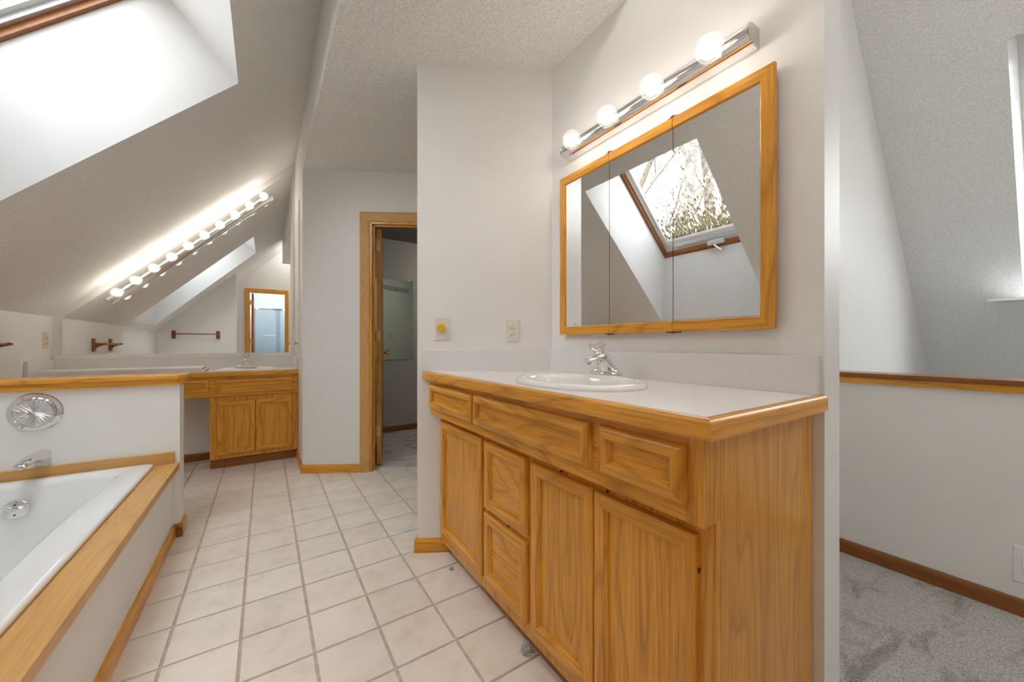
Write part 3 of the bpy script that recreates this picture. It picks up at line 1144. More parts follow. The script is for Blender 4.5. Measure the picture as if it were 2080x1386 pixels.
def faucet(label, loc, rot):
    t = thing('faucet', label, 'faucet', loc)
    t.rotation_euler = (0, 0, rot)
    # local frame: spout points to -y
    z0 = (0, 0, 0)
    m = MB()
    ring = []
    for zz, g in ((0.0, 1.0), (0.006, 1.0), (0.011, 0.9), (0.014, 0.7)):
        rr = []
        for i in range(40):
            an = 2 * PI * i / 40
            x = 0.080 * math.cos(an)
            w_ = 0.021 + 0.010 * math.exp(-(x / 0.03) ** 2)
            rr.append((x * (0.96 + 0.04 * g), w_ * g * math.copysign(abs(math.sin(an)) ** 0.75, math.sin(an)), zz))
        ring.append(rr)
    m.loft(ring)
    m.build('base_plate', 'chrome', t, base=z0, smooth=40)
    for s in (-1, 1):
        m = MB()
        m.lathe([(0.016, 0.008), (0.017, 0.014), (0.013, 0.021), (0.005, 0.025), (0.001, 0.0255)], 16, lambda x, y, z, s=s: (x + s * 0.046, y, z), 1.1, 0.9)
        m.build('end_dome', 'chrome', t, base=z0, smooth=50)
    # body swelling up and forward into the spout
    spine = [((0, 0.010, 0.006), 0.062, 0.030), ((0, 0.008, 0.013), 0.054, 0.029), ((0, 0.004, 0.024), 0.042, 0.028), ((0, -0.003, 0.038), 0.033, 0.027), ((0, -0.014, 0.052), 0.028, 0.026),
             ((0, -0.036, 0.061), 0.026, 0.016), ((0, -0.062, 0.063), 0.025, 0.011), ((0, -0.086, 0.060), 0.023, 0.009), ((0, -0.098, 0.056), 0.018, 0.006)]
    rings = []
    for k, (c_, rx, rt) in enumerate(spine):
        p0 = Vector(spine[max(k - 1, 0)][0])
        p1 = Vector(spine[min(k + 1, len(spine) - 1)][0])
        d = (p1 - p0).normalized()
        n_ = Vector((1, 0, 0)).cross(d).normalized()
        rings.append([Vector(c_) + Vector((1, 0, 0)) * rx * math.cos(2 * PI * i / 20) + n_ * rt * math.sin(2 * PI * i / 20) for i in range(20)])
    m = MB()
    m.loft(rings)
    m.build('spout', 'chrome', t, base=z0, smooth=60)
    m = MB()
    m.lathe([(0.008, -0.010), (0.009, 0.002), (0.0085, 0.004)], 14, lambda x, y, z: (x, y - 0.086, z + 0.053))
    m.build('aerator', 'steel', t, base=z0, smooth=40)
    til = Matrix.Rotation(math.radians(20), 4, 'X')

    def kn(x, y, z):
        p = til @ Vector((x, y, z))
        return (p.x, p.y - 0.026, p.z + 0.070)
    m = MB()
    m.lathe([(0.024, -0.006), (0.0235, 0.002), (0.019, 0.008), (0.012, 0.011), (0.010, 0.016)], 20, kn)
    m.build('collar', 'chrome', t, base=z0, smooth=40)
    m = MB()
    prof = [(0.015, 0.012), (0.020, 0.016), (0.018, 0.024), (0.016, 0.030), (0.031, 0.041), (0.034, 0.048), (0.031, 0.056), (0.021, 0.059), (0.017, 0.054), (0.001, 0.053)]
    rings = []
    for r, z in prof:
        rings.append([kn(r * (1.0 + (0.07 if i % 2 else -0.03) * (r > 0.014)) * math.cos(2 * PI * i / 16), r * (1.0 + (0.07 if i % 2 else -0.03) * (r > 0.014)) * math.sin(2 * PI * i / 16), z) for i in range(16)])
    m.loft(rings)
    m.build('knob', 'clear_acrylic', t, base=z0)
    m = MB()
    m.tube([(0, 0.020, 0.020), (0, 0.022, 0.060)], 0.003, 8)
    m.sphere((0, 0.022, 0.064), 0.005, 10, 6)
    m.build('pop_up_rod', 'chrome', t, base=z0, smooth=50)
    return t

faucet('chrome faucet with a clear knob on the foreground sink', (1.085, 0.99, 0.9215), math.radians(-90))

# ------------------------------------------------------------------ plates on the angled wall

def plate_thing(name, label, cat, loc, rotz, build):
    t = thing(name, label, cat, loc)
    t.rotation_euler = (0, 0, rotz)
    build(t)
    return t

def plate_mesh(w_, h, d=0.006):
    m = MB()
    r = []
    for ins, y in ((0, 0), (0, d * 0.4), (0.0035, d)):
        r.append([(-w_ / 2 + ins, y, -h / 2 + ins), (w_ / 2 - ins, y, -h / 2 + ins), (w_ / 2 - ins, y, h / 2 - ins), (-w_ / 2 + ins, y, h / 2 - ins)])
    m.loft(r)
    return m

def screw(t, z):
    m = MB()
    m.lathe([(0.0032, 0.0), (0.003, 0.0012), (0.0005, 0.0014)], 10, lambda x, y, q: (x, 0.0058 + q, z + y))
    m.build('screw', 'beige_plastic', t, base=(0, 0, 0))

def dimmer(t):
    plate_mesh(0.072, 0.117).build('plate', 'beige_plastic', t, base=(0, 0, 0))
    m = MB()
    m.lathe([(0.020, 0), (0.0215, 0.003), (0.0205, 0.014), (0.018, 0.018), (0.013, 0.0185), (0.011, 0.016), (0.0005, 0.0155)], 26, lambda x, y, q: (x, 0.006 + q, y + 0.003))
    m.build('knob', 'yellow_knob', t, base=(0, 0, 0), smooth=40)
    screw(t, 0.043)
    screw(t, -0.037)

def outlet(t, body='ivory_plastic', plate='beige_plastic'):
    plate_mesh(0.072, 0.117).build('plate', plate, t, base=(0, 0, 0))
    for z in (0.021, -0.021):
        m = MB()
        m.prism([(-0.0165, -0.014), (0.0165, -0.014), (0.0165, 0.014), (-0.0165, 0.014)], 0.004, 0.0085, lambda u, v, w_: (u, w_, z + v))
        r = m.build('receptacle', body, t, base=(0, 0, 0), bevel=0.002)
        m = MB()
        m.box(-0.0075, -0.005, 0.0083, 0.0090, z - 0.009, z - 0.001)
        m.box(0.005, 0.0075, 0.0083, 0.0090, z - 0.009, z - 0.001)
        m.lathe([(0.0026, 0), (0.0024, 0.0005)], 10, lambda x, y, q: (x, 0.0084 + q, y + z + 0.006))
        m.build('slot', 'dark_slot', r, base=(0, 0, 0))
    screw(t, 0.0)

plate_thing('dimmer_switch', 'dimmer switch plate with a round yellow knob on the angled wall', 'switch', lwp(0.5595, 0.0, 1.1175), LWR, dimmer)
plate_thing('wall_outlet', 'almond double wall outlet above the foreground backsplash', 'outlet', lwp(0.203, 0.0, 1.109), LWR, outlet)

# ------------------------------------------------------------------ medicine cabinet with three mirror doors
mc = thing('medicine_cabinet', 'oak framed medicine cabinet with three mirror doors above the vanity', 'cabinet', (XV, 0.463, 1.083))
MX = 1.190
m = MB()
m.box(MX + 0.016, XV - 0.0005, 0.475, 1.366, 1.09, 1.828)
m.build('body', 'dark_oak_z', mc)
J1, J2, MY0, MY1, MZ0, MZ1 = 1.068, 0.778, 0.463, 1.376, 1.083, 1.835
RW = 0.038
for k, (a, b_) in enumerate(((J1 + 0.0012, MY1), (J2 + 0.0012, J1 - 0.0012), (MY0, J2 - 0.0012))):
    lft = RW if k == 0 else 0.0
    rgt = RW if k == 2 else 0.0
    m = MB()
    m.box(MX + 0.006, MX + 0.015, a + rgt * 0.8, b_ - lft * 0.8, MZ0 + RW * 0.8, MZ1 - RW * 0.8)
    d = m.build('mirror_door', 'mirror', mc)
    RP = [(0, 0.016), (0, 0.002), (0.002, 0.0), (RW - 0.004, 0.0), (RW, 0.003), (RW, 0.016)]
    for z0_, sg in ((MZ0, 1), (MZ1, -1)):
        m = MB()
        m.loft([[(MX + c_, y_ + (u * s_), z0_ + sg * u) for u, c_ in RP] for y_, s_ in ((a, 1 if rgt else 0), (b_, -1 if lft else 0))])
        m.build('rail', 'oak_y', d)
    if lft or rgt:
        y_ = b_ if lft else a
        s_ = -1 if lft else 1
        m = MB()
        m.loft([[(MX + c_, y_ + s_ * u, z_ + sz * u) for u, c_ in RP] for z_, sz in ((MZ0, 1), (MZ1, -1))])
        m.build('stile', 'oak_z', d)
for y_, ln in ((J1, 0.03), (J2, 0.045)):
    m = MB()
    m.box(MX + 0.0, MX + 0.014, y_ - ln * 0.6, y_ + ln * 0.5, MZ0 - 0.004, MZ0)
    m.lathe([(0.006, -0.006), (0.006, 0.0)], 10, lambda x, y, q, y_=y_: (x + MX + 0.006, y + y_, q + MZ0))
    m.build('hinge', 'bronze_hinge', mc)
    m = MB()
    m.lathe([(0.009, 0.0), (0.009, 0.005), (0.005, 0.0085), (0.0005, 0.009)], 14, lambda x, y, q, y_=y_: (x + MX + 0.007, y + y_, q + MZ1))
    m.box(MX + 0.002, MX + 0.014, y_ - 0.017, y_ + 0.017, MZ1, MZ1 + 0.003)
    m.build('hinge', 'bronze_hinge', mc)

# ------------------------------------------------------------------ globe bulbs and light bars

def bulb_proto(core):
    m = MB()
    prof = []
    R = 0.0400
    for i in range(0, 15):
        an = PI * i / 17.0
        prof.append((max(0.0006, R * math.sin(an)), R * math.cos(an)))
    prof += [(0.0165, -0.040), (0.0140, -0.047), (0.0135, -0.052)]
    m.lathe(prof, 28, cap=False)
    b = m.build('bulb', 'globe_glass', smooth=60)
    m = MB()
    m.sphere((0, 0, 0), 0.0165, 14, 9)
    c = m.build('filament', core, smooth=60)
    c.parent = b
    m = MB()
    m.sphere((0, 0, 0), 0.028, 18, 12)
    h = m.build('frosting', 'globe_glass', smooth=60)
    h.parent = b
    m = MB()
    m.lathe([(0.0155, -0.048), (0.0165, -0.050), (0.0165, -0.060), (0.002, -0.060)], 18)
    s = m.build('socket', 'brushed_chrome', smooth=40)
    s.parent = b
    return b

lb = thing('vanity_light', 'chrome bar light with four glowing globe bulbs above the medicine cabinet', 'light', (XV, 0.515, 1.947))
LP = [(XV, 1.916), (XV, 1.977), (1.200, 1.9765), (1.176, 1.9735), (1.163, 1.967), (1.1575, 1.957), (1.1575, 1.940), (1.164, 1.930), (1.180, 1.921), (1.200, 1.917)]
m = MB()
m.loft([[(x, y, z) for x, z in LP] for y in (0.519, 1.331)])
m.build('housing', 'chrome', lb, smooth=35)
for y0, y1 in ((0.515, 0.519), (1.331, 1.335)):
    m = MB()
    m.loft([[(x - (0.0008 if x < XV else 0), y, z) for x, z in LP] for y in (y0, y1)])
    m.build('end_cap', 'brushed_chrome', lb, smooth=35)
bp = bulb_proto('lamp_core')
bp.parent = lb
til = math.radians(-90 - 12)
for k in range(4):
    b = bp if k == 0 else copy_to(bp, lb)
    b.location = (1.112 - XV, 0.6045 + 0.2005 * k - 0.515, 1.928 - 1.947)
    b.rotation_euler = (0, til, 0)

# ------------------------------------------------------------------ far wall: big mirror, its bar light, counter, cabinet
wm = thing('wall_mirror', 'large frameless mirror cut to the roof slope over the far counter', 'mirror', (-1.305, YM, 0.957))
m = MB()
m.prism([(-1.302, 0.957), (0.233, 0.957), (0.233, 0.233 + KS - 0.068), (-1.302, -1.302 + KS - 0.068)], YM - 0.006, YM - 0.001, lambda u, v, t: (u, t, v))
m.build('mirror_glass', 'mirror', wm)
m = MB()
m.box(-1.345, 0.245, YM - 0.016, YM - 0.0005, 0.922, 0.956)
m.build('ledge', 'wall_paint', wm, bevel=0.003)
m = MB()
m.box(-1.060, -1.005, YM - 0.011, YM - 0.006, 0.956, 0.966)
m.build('clip', 'white_plastic', wm)

fb = thing('vanity_light', 'long chrome bar light with ten globe bulbs slanting along the big mirror', 'light', (-1.02, YM - 0.007, 1.42))
u_ = Vector((1, 0, 1.0)).normalized()
v_ = Vector((-1, 0, 1)).normalized()
FP = [(0.0, -0.030), (0.0, 0.030), (0.028, 0.029), (0.045, 0.022), (0.052, 0.008), (0.052, -0.008), (0.045, -0.022), (0.028, -0.029)]
fc = Vector((-0.494, YM - 0.007, 1.925))
hl = 0.765
m = MB()
m.loft([[fc + u_ * s_ + v_ * q + Vector((0, -d_, 0)) for d_, q in FP] for s_ in (-hl, hl)])
m.build('housing', 'chrome', fb, smooth=35)
for s_ in (-hl - 0.003, hl):
    m = MB()
    m.loft([[fc + u_ * s2 + v_ * q * 1.01 + Vector((0, -d_ * 1.01, 0)) for d_, q in FP] for s2 in (s_, s_ + 0.003)])
    m.build('end_cap', 'brushed_chrome', fb, smooth=35)
bp2 = bulb_proto('lamp_core_far')
bp2.parent = fb
for k in range(10):
    b = bp2 if k == 0 else copy_to(bp2, fb)
    p = Vector((-0.979 + 0.1078 * k, 4.20, 1.449 + 0.1089 * k)) - Vector((-1.02, YM - 0.007, 1.42))
    b.location = p
    b.rotation_euler = (PI / 2, 0, 0)
    b.scale = (0.93, 0.93, 0.93)

# counter
FY = 3.872
ct2 = counter('makeup_countertop', 'long white laminate countertop with oak edge under the big mirror', [(XK + 0.001, FY + 0.016), (XB - 0.001, FY + 0.016), (XB - 0.001, YM - 0.001), (XK + 0.001, YM - 0.001)],
              (-0.125, 4.075, 0.22, 0.16), 0.772, 0.810, None, (XK, FY, 0.772))
m = MB()
m.loft([[(x, FY + u, 0.772 + v * 0.97) for u, v in EP] for x in (XK + 0.001, XB - 0.001)])
m.build('edge_strip', 'oak_x', ct2, smooth=25)
m = MB()
m.box(XK + 0.019, XB - 0.019, YM - 0.019, YM - 0.0005, 0.810, 0.921)
m.build('backsplash', 'splash_laminate', ct2, bevel=0.0015)
m = MB()
m.box(XK + 0.0005, XK + 0.019, FY + 0.03, YM - 0.0005, 0.810, 0.921)
m.build('backsplash', 'splash_laminate', ct2, bevel=0.0015)
m = MB()
m.box(XB - 0.019, XB - 0.0005, FY + 0.012, YM - 0.0005, 0.810, 0.921)
m.build('backsplash', 'splash_laminate', ct2, bevel=0.0015)
sink('white oval drop in sink at the right end of the far counter', -0.125, 4.075, 0.810, 0.245, 0.185, 'x')
faucet('chrome faucet with a clear knob on the far counter', (-0.140, 4.215, 0.8265), 0.0)

c2 = thing('makeup_cabinet', 'honey oak sink cabinet with knee space at the far wall', 'cabinet', (-0.378, 3.92, 0))
m = MB()
m.box(-0.378, XB - 0.002, 3.925, YM - 0.002, 0.08, 0.61)
m.build('carcass', 'oak_z', c2, bevel=0.0015)
m = MB()
m.box(-0.376, XB - 0.004, 3.945, YM - 0.004, 0.0, 0.08)
m.build('toe_kick', 'dark_oak_x', c2)
m = MB()
m.box(XK + 0.03, XB - 0.002, 3.902, 3.922, 0.605, 0.772)
m.box(-0.378, -0.360, 3.9205, YM - 0.01, 0.610, 0.772)
m.build('drawer_apron', 'oak_x', c2, bevel=0.0015)

def TM(x0, z0, yf):
    return lambda a, b, c: (x0 + a, yf - c, z0 + b)

HM = ('oak_x', 'oak_z', 'oak_z')
HD = ('oak_x', 'oak_z', 'oak_x')
WP2 = [(u * 0.8, c_ * 0.9) for u, c_ in WPROF]
front_panel('drawer_front', TM(-0.336, 0.626, 3.902), 0.544, 0.116, WP2, 0.0045, HD, c2)
front_panel('drawer_front', TM(-1.02, 0.646, 3.902), 0.642, 0.100, WP2, 0.0045, HD, c2)
front_panel('door', TM(-0.333, 0.113, 3.925), 0.265, 0.450, DPROF, 0.005, HM, c2)
front_panel('door', TM(-0.065, 0.113, 3.925), 0.273, 0.450, DPROF, 0.005, HM, c2)

# loose white board lying on the counter
wbd = thing('white_board', 'loose white painted board with raw ends lying on the far counter', 'board', (-0.9, 4.0, 0.812))
TB = [(3.895, 0.812), (4.135, 0.812), (4.135, 0.832), (3.895, 0.829)]
m = MB()
m.prism([(y, z) for y, z in TB], XK + 0.03, -0.405, lambda u, v, t: (t, u, v))
m.build('lower_panel', 'white_board_paint', wbd, bevel=0.0015)
m = MB()
m.prism([(3.905, 0.830), (4.135, 0.833), (4.135, 0.852), (3.905, 0.848)], XK + 0.05, -0.425, lambda u, v, t: (t, u, v))
m.build('upper_panel', 'white_board_paint', wbd, bevel=0.0015)
m = MB()
m.prism([(3.897, 0.8135), (4.133, 0.8135), (4.133, 0.8305), (3.897, 0.8275)], -0.405, -0.4035, lambda u, v, t: (t, u, v))
m.prism([(3.907, 0.8315), (4.133, 0.8345), (4.133, 0.8505), (3.907, 0.8465)], -0.425, -0.4235, lambda u, v, t: (t, u, v))
m.build('raw_edge', 'raw_wood', wbd)

# small linen door with brass knob in the narrow wall
ld = thing('linen_door', 'flat white cupboard door with a brass knob beside the big mirror', 'door', (XB, 3.98, 0.95))
m = MB()
m.box(XB - 0.007, XB - 0.0003, 3.74, 4.23, 0.945, 2.30)
m.build('panel', 'wall_paint', ld, bevel=0.003)
m = MB()
m.lathe([(0.010, 0.0), (0.008, 0.004), (0.006, 0.012), (0.014, 0.018), (0.0155, 0.024), (0.011, 0.029), (0.0005, 0.030)], 18, lambda x, y, z: (XB - 0.007 - z, 3.775 + x, 1.045 + y))
m.build('knob', 'brass', ld, smooth=50)

# ------------------------------------------------------------------ bathtub
ts = thing('tub_surround', 'white tub panel topped with a wide honey oak ledge', 'tub surround', (XT, 0.98, 0))
m = MB()
m.box(XT - 0.02, XT, 0.982, YP - 0.001, 0.0, 0.366)
m.build('front_panel', 'wall_paint', ts)
m = MB()
m.box(-0.494, -0.385, 0.982, YP - 0.001, 0.366, 0.402)
m.build('ledge_board', 'deck_oak_y', ts, bevel=0.003)
m = MB()
m.box(XK + 0.001, -0.494, 2.625, YP - 0.001, 0.366, 0.402)
m.build('ledge_board', 'deck_oak_x', ts, bevel=0.002)
m = MB()
m.box(XK + 0.001, -0.406, YP - 0.019, YP - 0.0005, 0.402, 0.464)
m.build('upstand', 'deck_oak_x', ts, bevel=0.002)
m = MB()
m.box(XK + 0.001, -0.494, 0.982, 1.13, 0.366, 0.402)
m.build('ledge_board', 'deck_oak_x', ts, bevel=0.002)

tub = thing('bathtub', 'white drop in bathtub set behind the oak ledge', 'bathtub', (-0.9, 1.9, 0.402))

def rrect(x0, x1, y0, y1, r, z, n=8, waist=0.0):
    pts = []
    for cx, cy, a0 in ((x1 - r, y1 - r, 0), (x0 + r, y1 - r, PI / 2), (x0 + r, y0 + r, PI), (x1 - r, y0 + r, 1.5 * PI)):
        for i in range(n + 1):
            a = a0 + PI / 2 * i / n
            pts.append((cx + r * math.cos(a), cy + r * math.sin(a), z))
    # extra points along the long sides so that the basin can bow
    out = []
    N = len(pts)
    for k in range(N):
        p, q = pts[k], pts[(k + 1) % N]
        out.append(p)
        if k % (n + 1) == n:
            for s in range(1, 8):
                out.append(tuple(p[i] + (q[i] - p[i]) * s / 8 for i in range(3)))
    if waist:
        ym = (y0 + y1) / 2
        hl_ = (y1 - y0) / 2
        xm = (x0 + x1) / 2
        out = [(x - math.copysign(waist, x - xm) * max(0, 1 - abs(y - ym - 0.05) / hl_) * (abs(x - xm) > (x1 - x0) * 0.3), y, z_) for x, y, z_ in out]
    return out

TX0, TX1, TY0, TY1 = XK + 0.012, -0.478, 1.085, 2.648
rings = [rrect(TX0 + 0.004, TX1 - 0.004, TY0 + 0.004, TY1 - 0.004, 0.035, 0.4025),
         rrect(TX0, TX1, TY0, TY1, 0.038, 0.406),
         rrect(TX0, TX1, TY0, TY1, 0.038, 0.414),
         rrect(TX0 + 0.004, TX1 - 0.004, TY0 + 0.004, TY1 - 0.004, 0.036, 0.420),
         rrect(TX0 + 0.014, TX1 - 0.014, TY0 + 0.014, TY1 - 0.014, 0.034, 0.422),
         rrect(TX0 + 0.085, TX1 - 0.085, TY0 + 0.10, TY1 - 0.060, 0.10, 0.421, waist=0.018),
         rrect(TX0 + 0.100, TX1 - 0.100, TY0 + 0.12, TY1 - 0.072, 0.11, 0.414, waist=0.020),
         rrect(TX0 + 0.110, TX1 - 0.108, TY0 + 0.14, TY1 - 0.080, 0.12, 0.395, waist=0.022),
         rrect(TX0 + 0.135, TX1 - 0.135, TY0 + 0.26, TY1 - 0.105, 0.14, 0.22, waist=0.02),
         rrect(TX0 + 0.165, TX1 - 0.165, TY0 + 0.36, TY1 - 0.135, 0.15, 0.085, waist=0.02),
         rrect(TX0 + 0.215, TX1 - 0.215, TY0 + 0.43, TY1 - 0.19, 0.13, 0.055, waist=0.015)]
m = MB()
m.loft(rings, cap=False)
nn = len(rings[0])
m.f.append(tuple((len(rings) - 1) * nn + i for i in range(nn)))
m.build('basin', 'acrylic_white', tub, smooth=75)
# overflow plate with its trip lever on the far inner end
ov = Vector((-0.905, TY1 - 0.099, 0.318))
m = MB()
m.lathe([(0.041, -0.004), (0.041, 0.004), (0.036, 0.008), (0.0005, 0.010)], 28, lambda x, y, z: (ov.x + x, ov.y - z, ov.z + y))
op = m.build('overflow_plate', 'chrome', tub, smooth=40)
m = MB()
m.tube([(ov.x + 0.006, ov.y - 0.010, ov.z + 0.004), (ov.x - 0.008, ov.y - 0.020, ov.z + 0.010), (ov.x - 0.030, ov.y - 0.034, ov.z + 0.018)], [0.007, 0.006, 0.004], 10)
m.build('trip_lever', 'chrome', op, base=(-0.9, 1.9, 0.402), smooth=40)
for z in (0.022, -0.022):
    m = MB()
    m.lathe([(0.004, 0), (0.0035, 0.002), (0.0004, 0.0022)], 10, lambda x, y, q: (ov.x + x, ov.y - 0.008 - q, ov.z + z + y))
    m.build('screw', 'bronze_hinge', op, base=(-0.9, 1.9, 0.402))

vc = Vector((-0.890, YP, 0.722))
tv = thing('tub_valve', 'round chrome mixer valve with a clear knob on the pony wall', 'faucet', tuple(vc))

def vf(x, y, z):
    return (vc.x + x, vc.y - z, vc.z + y)

m = MB()
m.lathe([(0.088, 0.0), (0.088, 0.003), (0.084, 0.007), (0.070, 0.0085), (0.066, 0.006), (0.0005, 0.006)], 44, vf)
m.build('escutcheon', 'chrome', tv, smooth=35)
m = MB()
prof = [(0.062, 0.006), (0.063, 0.013), (0.058, 0.019), (0.028, 0.016), (0.0005, 0.016)]
m.loft([[vf(r * (1 + (0.02 if i % 2 else 0)) * math.cos(2 * PI * i / 48), r * (1 + (0.02 if i % 2 else 0)) * math.sin(2 * PI * i / 48), z + (0.0025 if i % 2 and 0.02 < r < 0.06 else 0)) for i in range(48)] for r, z in prof])
m.build('dial', 'satin_chrome', tv)
m = MB()
m.lathe([(0.022, 0.014), (0.023, 0.030), (0.019, 0.040), (0.010, 0.045), (0.0005, 0.046)], 20, lambda x, y, z: vf(x + 0.022, y + 0.006, z))
m.build('knob', 'clear_acrylic', tv, smooth=50)
m = MB()
rings = []
for u, hw, zz in ((-0.052, 0.002, 0.024), (-0.044, 0.009, 0.027), (-0.034, 0.015, 0.031), (-0.022, 0.018, 0.034), (-0.010, 0.016, 0.033), (-0.003, 0.008, 0.028)):
    rings.append([vf(u, hw * math.cos(2 * PI * i / 14) - 0.002, zz + 0.010 * math.sin(2 * PI * i / 14)) for i in range(14)])
m.loft(rings)
m.build('lever', 'chrome', tv, smooth=50)
for an in (20, 140, 260):
    m = MB()
    a = math.radians(an - 20)
    m.lathe([(0.0045, 0.007), (0.004, 0.010), (0.0004, 0.0105)], 10, lambda x, y, z: vf(x + 0.076 * math.cos(a), y + 0.076 * math.sin(a), z))
    m.build('screw', 'aged_brass', tv)

sp = thing('tub_spout', 'chrome tub spout low on the pony wall', 'faucet', (-0.868, YP, 0.50))
rings = []
for yy, zt, zb, rx in ((0.0, 0.548, 0.490, 0.028), (-0.012, 0.549, 0.490, 0.028), (-0.05, 0.547, 0.494, 0.028), (-0.09, 0.544, 0.505, 0.027), (-0.13, 0.540, 0.512, 0.026), (-0.165, 0.534, 0.513, 0.024), (-0.195, 0.527, 0.508, 0.021), (-0.207, 0.519, 0.507, 0.015)):
    zc, hh = (zt + zb) / 2, (zt - zb) / 2
    rings.append([(-0.868 + rx * math.copysign(abs(math.cos(2 * PI * i / 24)) ** 0.8, math.cos(2 * PI * i / 24)), YP + yy, zc + hh * math.copysign(abs(math.sin(2 * PI * i / 24)) ** 0.8, math.sin(2 * PI * i / 24))) for i in range(24)])
m = MB()
m.loft(rings)
m.build('spout', 'chrome', sp, smooth=60)
m = MB()
m.lathe([(0.013, 0.0), (0.013, -0.010), (0.009, -0.010)], 16, lambda x, y, z: (-0.868 + x, YP - 0.185 + y, 0.511 + z))
m.build('outlet', 'brushed_chrome', sp, smooth=40)

# ------------------------------------------------------------------ wooden towel bars

def towel_bar(label, p0, p1, nrm, mats, group=None):
    """p0, p1: bracket centres on the wall; nrm: out of the wall"""
    t = thing('towel_bar', label, 'towel bar', tuple(p0))
    n = Vector(nrm)
    d = (Vector(p1) - Vector(p0)).normalized()
    for p in (p0, p1):
        p = Vector(p)
        m = MB()
        w_, h = 0.024, 0.062
        q = [p + d * a * w_ + Vector((0, 0, b * h)) for a, b in ((-1, -1), (1, -1), (1, 1), (-1, 1))]
        m.hexa([v for v in q], [v + n * 0.018 for v in q])
        bk = m.build('bracket', mats, t, bevel=0.002)
        m = MB()
        rs = []
        for s, lo_, hi_, w2 in ((0.016, -0.045, 0.022, 0.016), (0.035, -0.020, 0.020, 0.015), (0.06, -0.006, 0.019, 0.014), (0.085, 0.000, 0.019, 0.013), (0.098, 0.004, 0.015, 0.009)):
            rs.append([p + n * s + d * a * w2 + Vector((0, 0, z)) for a, z in ((-1, lo_), (1, lo_), (1, hi_), (-1, hi_))])
        m.loft(rs)
        m.build('arm', mats, bk, bevel=0.002, base=tuple(p0))
    m = MB()
    a = Vector(p0) + n * 0.078 + Vector((0, 0, 0.010))
    b = Vector(p1) + n * 0.078 + Vector((0, 0, 0.010))
    m.tube([a, b], 0.0085, 12)
    m.build('rod', mats, t, smooth=40)
    return t

towel_bar('wooden towel bar on the knee wall, its far end showing at the left edge', (XK, 3.50, 1.030), (XK, 3.04, 1.030), (1, 0, 0), 'dark_oak_z')
towel_bar('wooden towel bar on the wall by the tub, seen only in the big mirror', (-1.165, 0.98, 1.185), (-0.63, 0.98, 1.185), (0, 1, 0), 'dark_oak_z')

# almond outlet plate by the far left corner
plate_thing('wall_outlet', 'tan outlet plate on the knee wall left of the big mirror', 'outlet', (XK, 4.205, 1.066), math.radians(-90), lambda t: outlet(t, 'almond_plastic', 'almond_plastic'))
# white outlet plate at the lower right
plate_thing('wall_outlet', 'white wall plate on the half wall at the right edge', 'outlet', (2.39, 0.092, 0.203), math.radians(90), lambda t: (plate_mesh(0.072, 0.138).build('plate', 'white_plastic', t, base=(0, 0, 0)), plate_mesh(0.034, 0.07, 0.009).build('receptacle', 'white_plastic', t, base=(0, 0, 0))))

# ------------------------------------------------------------------ closet: mirror, switch, hook rail
cm = thing('closet_mirror', 'plain greenish mirror on the closet wall, seen through the doorway', 'mirror', (1.2, YM + 0.12, 0.86))
m = MB()
m.box(0.93, 1.497, YM + 0.113, YM + 0.1195, 0.857, 1.797)
m.build('mirror_glass', 'mirror_closet', cm)
for x, z in ((1.44, 0.857), (1.44, 1.797), (1.0, 0.857), (1.0, 1.797)):
    m = MB()
    m.box(x - 0.008, x + 0.008, YM + 0.108, YM + 0.1195, z - 0.008, z + 0.008)
    m.build('clip', 'white_plastic', cm)
hr = thing('hook_rail', 'pale rail of coat hooks in the closet, reflected in its mirror', 'hook rail', dwp(1.78, 0.0605, 1.96))
hr.rotation_euler = (0, 0, DWR)
m = MB()
m.box(-0.30, 0.30, 0, 0.016, -0.03, 0.03)
m.build('rail', 'closet_paint', hr, base=(0, 0, 0), bevel=0.003)
for k in range(5):
    m = MB()
    x = -0.24 + 0.12 * k
    m.tube([(x, 0.016, 0.01), (x, 0.05, 0.02), (x, 0.062, 0.045)], 0.007, 8)
    m.tube([(x, 0.016, -0.005), (x, 0.04, -0.03), (x, 0.055, -0.02), (x, 0.06, 0.0)], 0.007, 8)
    m.build('hook', 'beige_plastic', hr, base=(0, 0, 0), smooth=40)
plate_thing('light_switch', 'small switch plate in the closet, reflected in its mirror', 'switch', dwp(1.64, 0.0605, 1.17), DWR, lambda t: (plate_mesh(0.075, 0.118).build('plate', 'beige_plastic', t, base=(0, 0, 0)), plate_mesh(0.012, 0.024, 0.014).build('toggle', 'beige_plastic', t, base=(0, 0, 0))))

# ------------------------------------------------------------------ shower room, seen in the big mirror
sd = thing('shower_door', 'sliding glass shower door with a chrome header, seen in the big mirror', 'shower door', (0.0, -0.92, 0))
m = MB()
m.box(-0.17, 0.70, -0.95, -0.90, 1.765, 1.805)
m.build('header', 'chrome', sd, bevel=0.004)
m = MB()
m.box(-0.20, -0.17, -0.95, -0.90, 0.34, 1.805)
m.build('side_jamb', 'chrome', sd, bevel=0.003)
m = MB()
m.box(-0.17, 0.70, -0.95, -0.90, 0.34, 0.37)
m.build('bottom_track', 'chrome', sd, bevel=0.003)
for x0, x1, y, bz, bx0, bx1 in ((-0.17, 0.28, -0.935, 1.215, -0.01, 0.16), (0.20, 0.70, -0.912, 1.12, 0.25, 0.60)):
    m = MB()
    m.box(x0, x1, y - 0.003, y + 0.003, 0.37, 1.765)
    gp = m.build('glass_panel', 'shower_glass', sd)
    m = MB()
    m.tube([(bx0, y + 0.045, bz), (bx1, y + 0.045, bz)], 0.007, 10)
    for x in (bx0 + 0.005, bx1 - 0.005):
        m.tube([(x, y + 0.003, bz), (x, y + 0.045, bz)], 0.006, 8)
    m.build('towel_rod', 'steel', gp, base=(0.0, -0.92, 0), smooth=40)
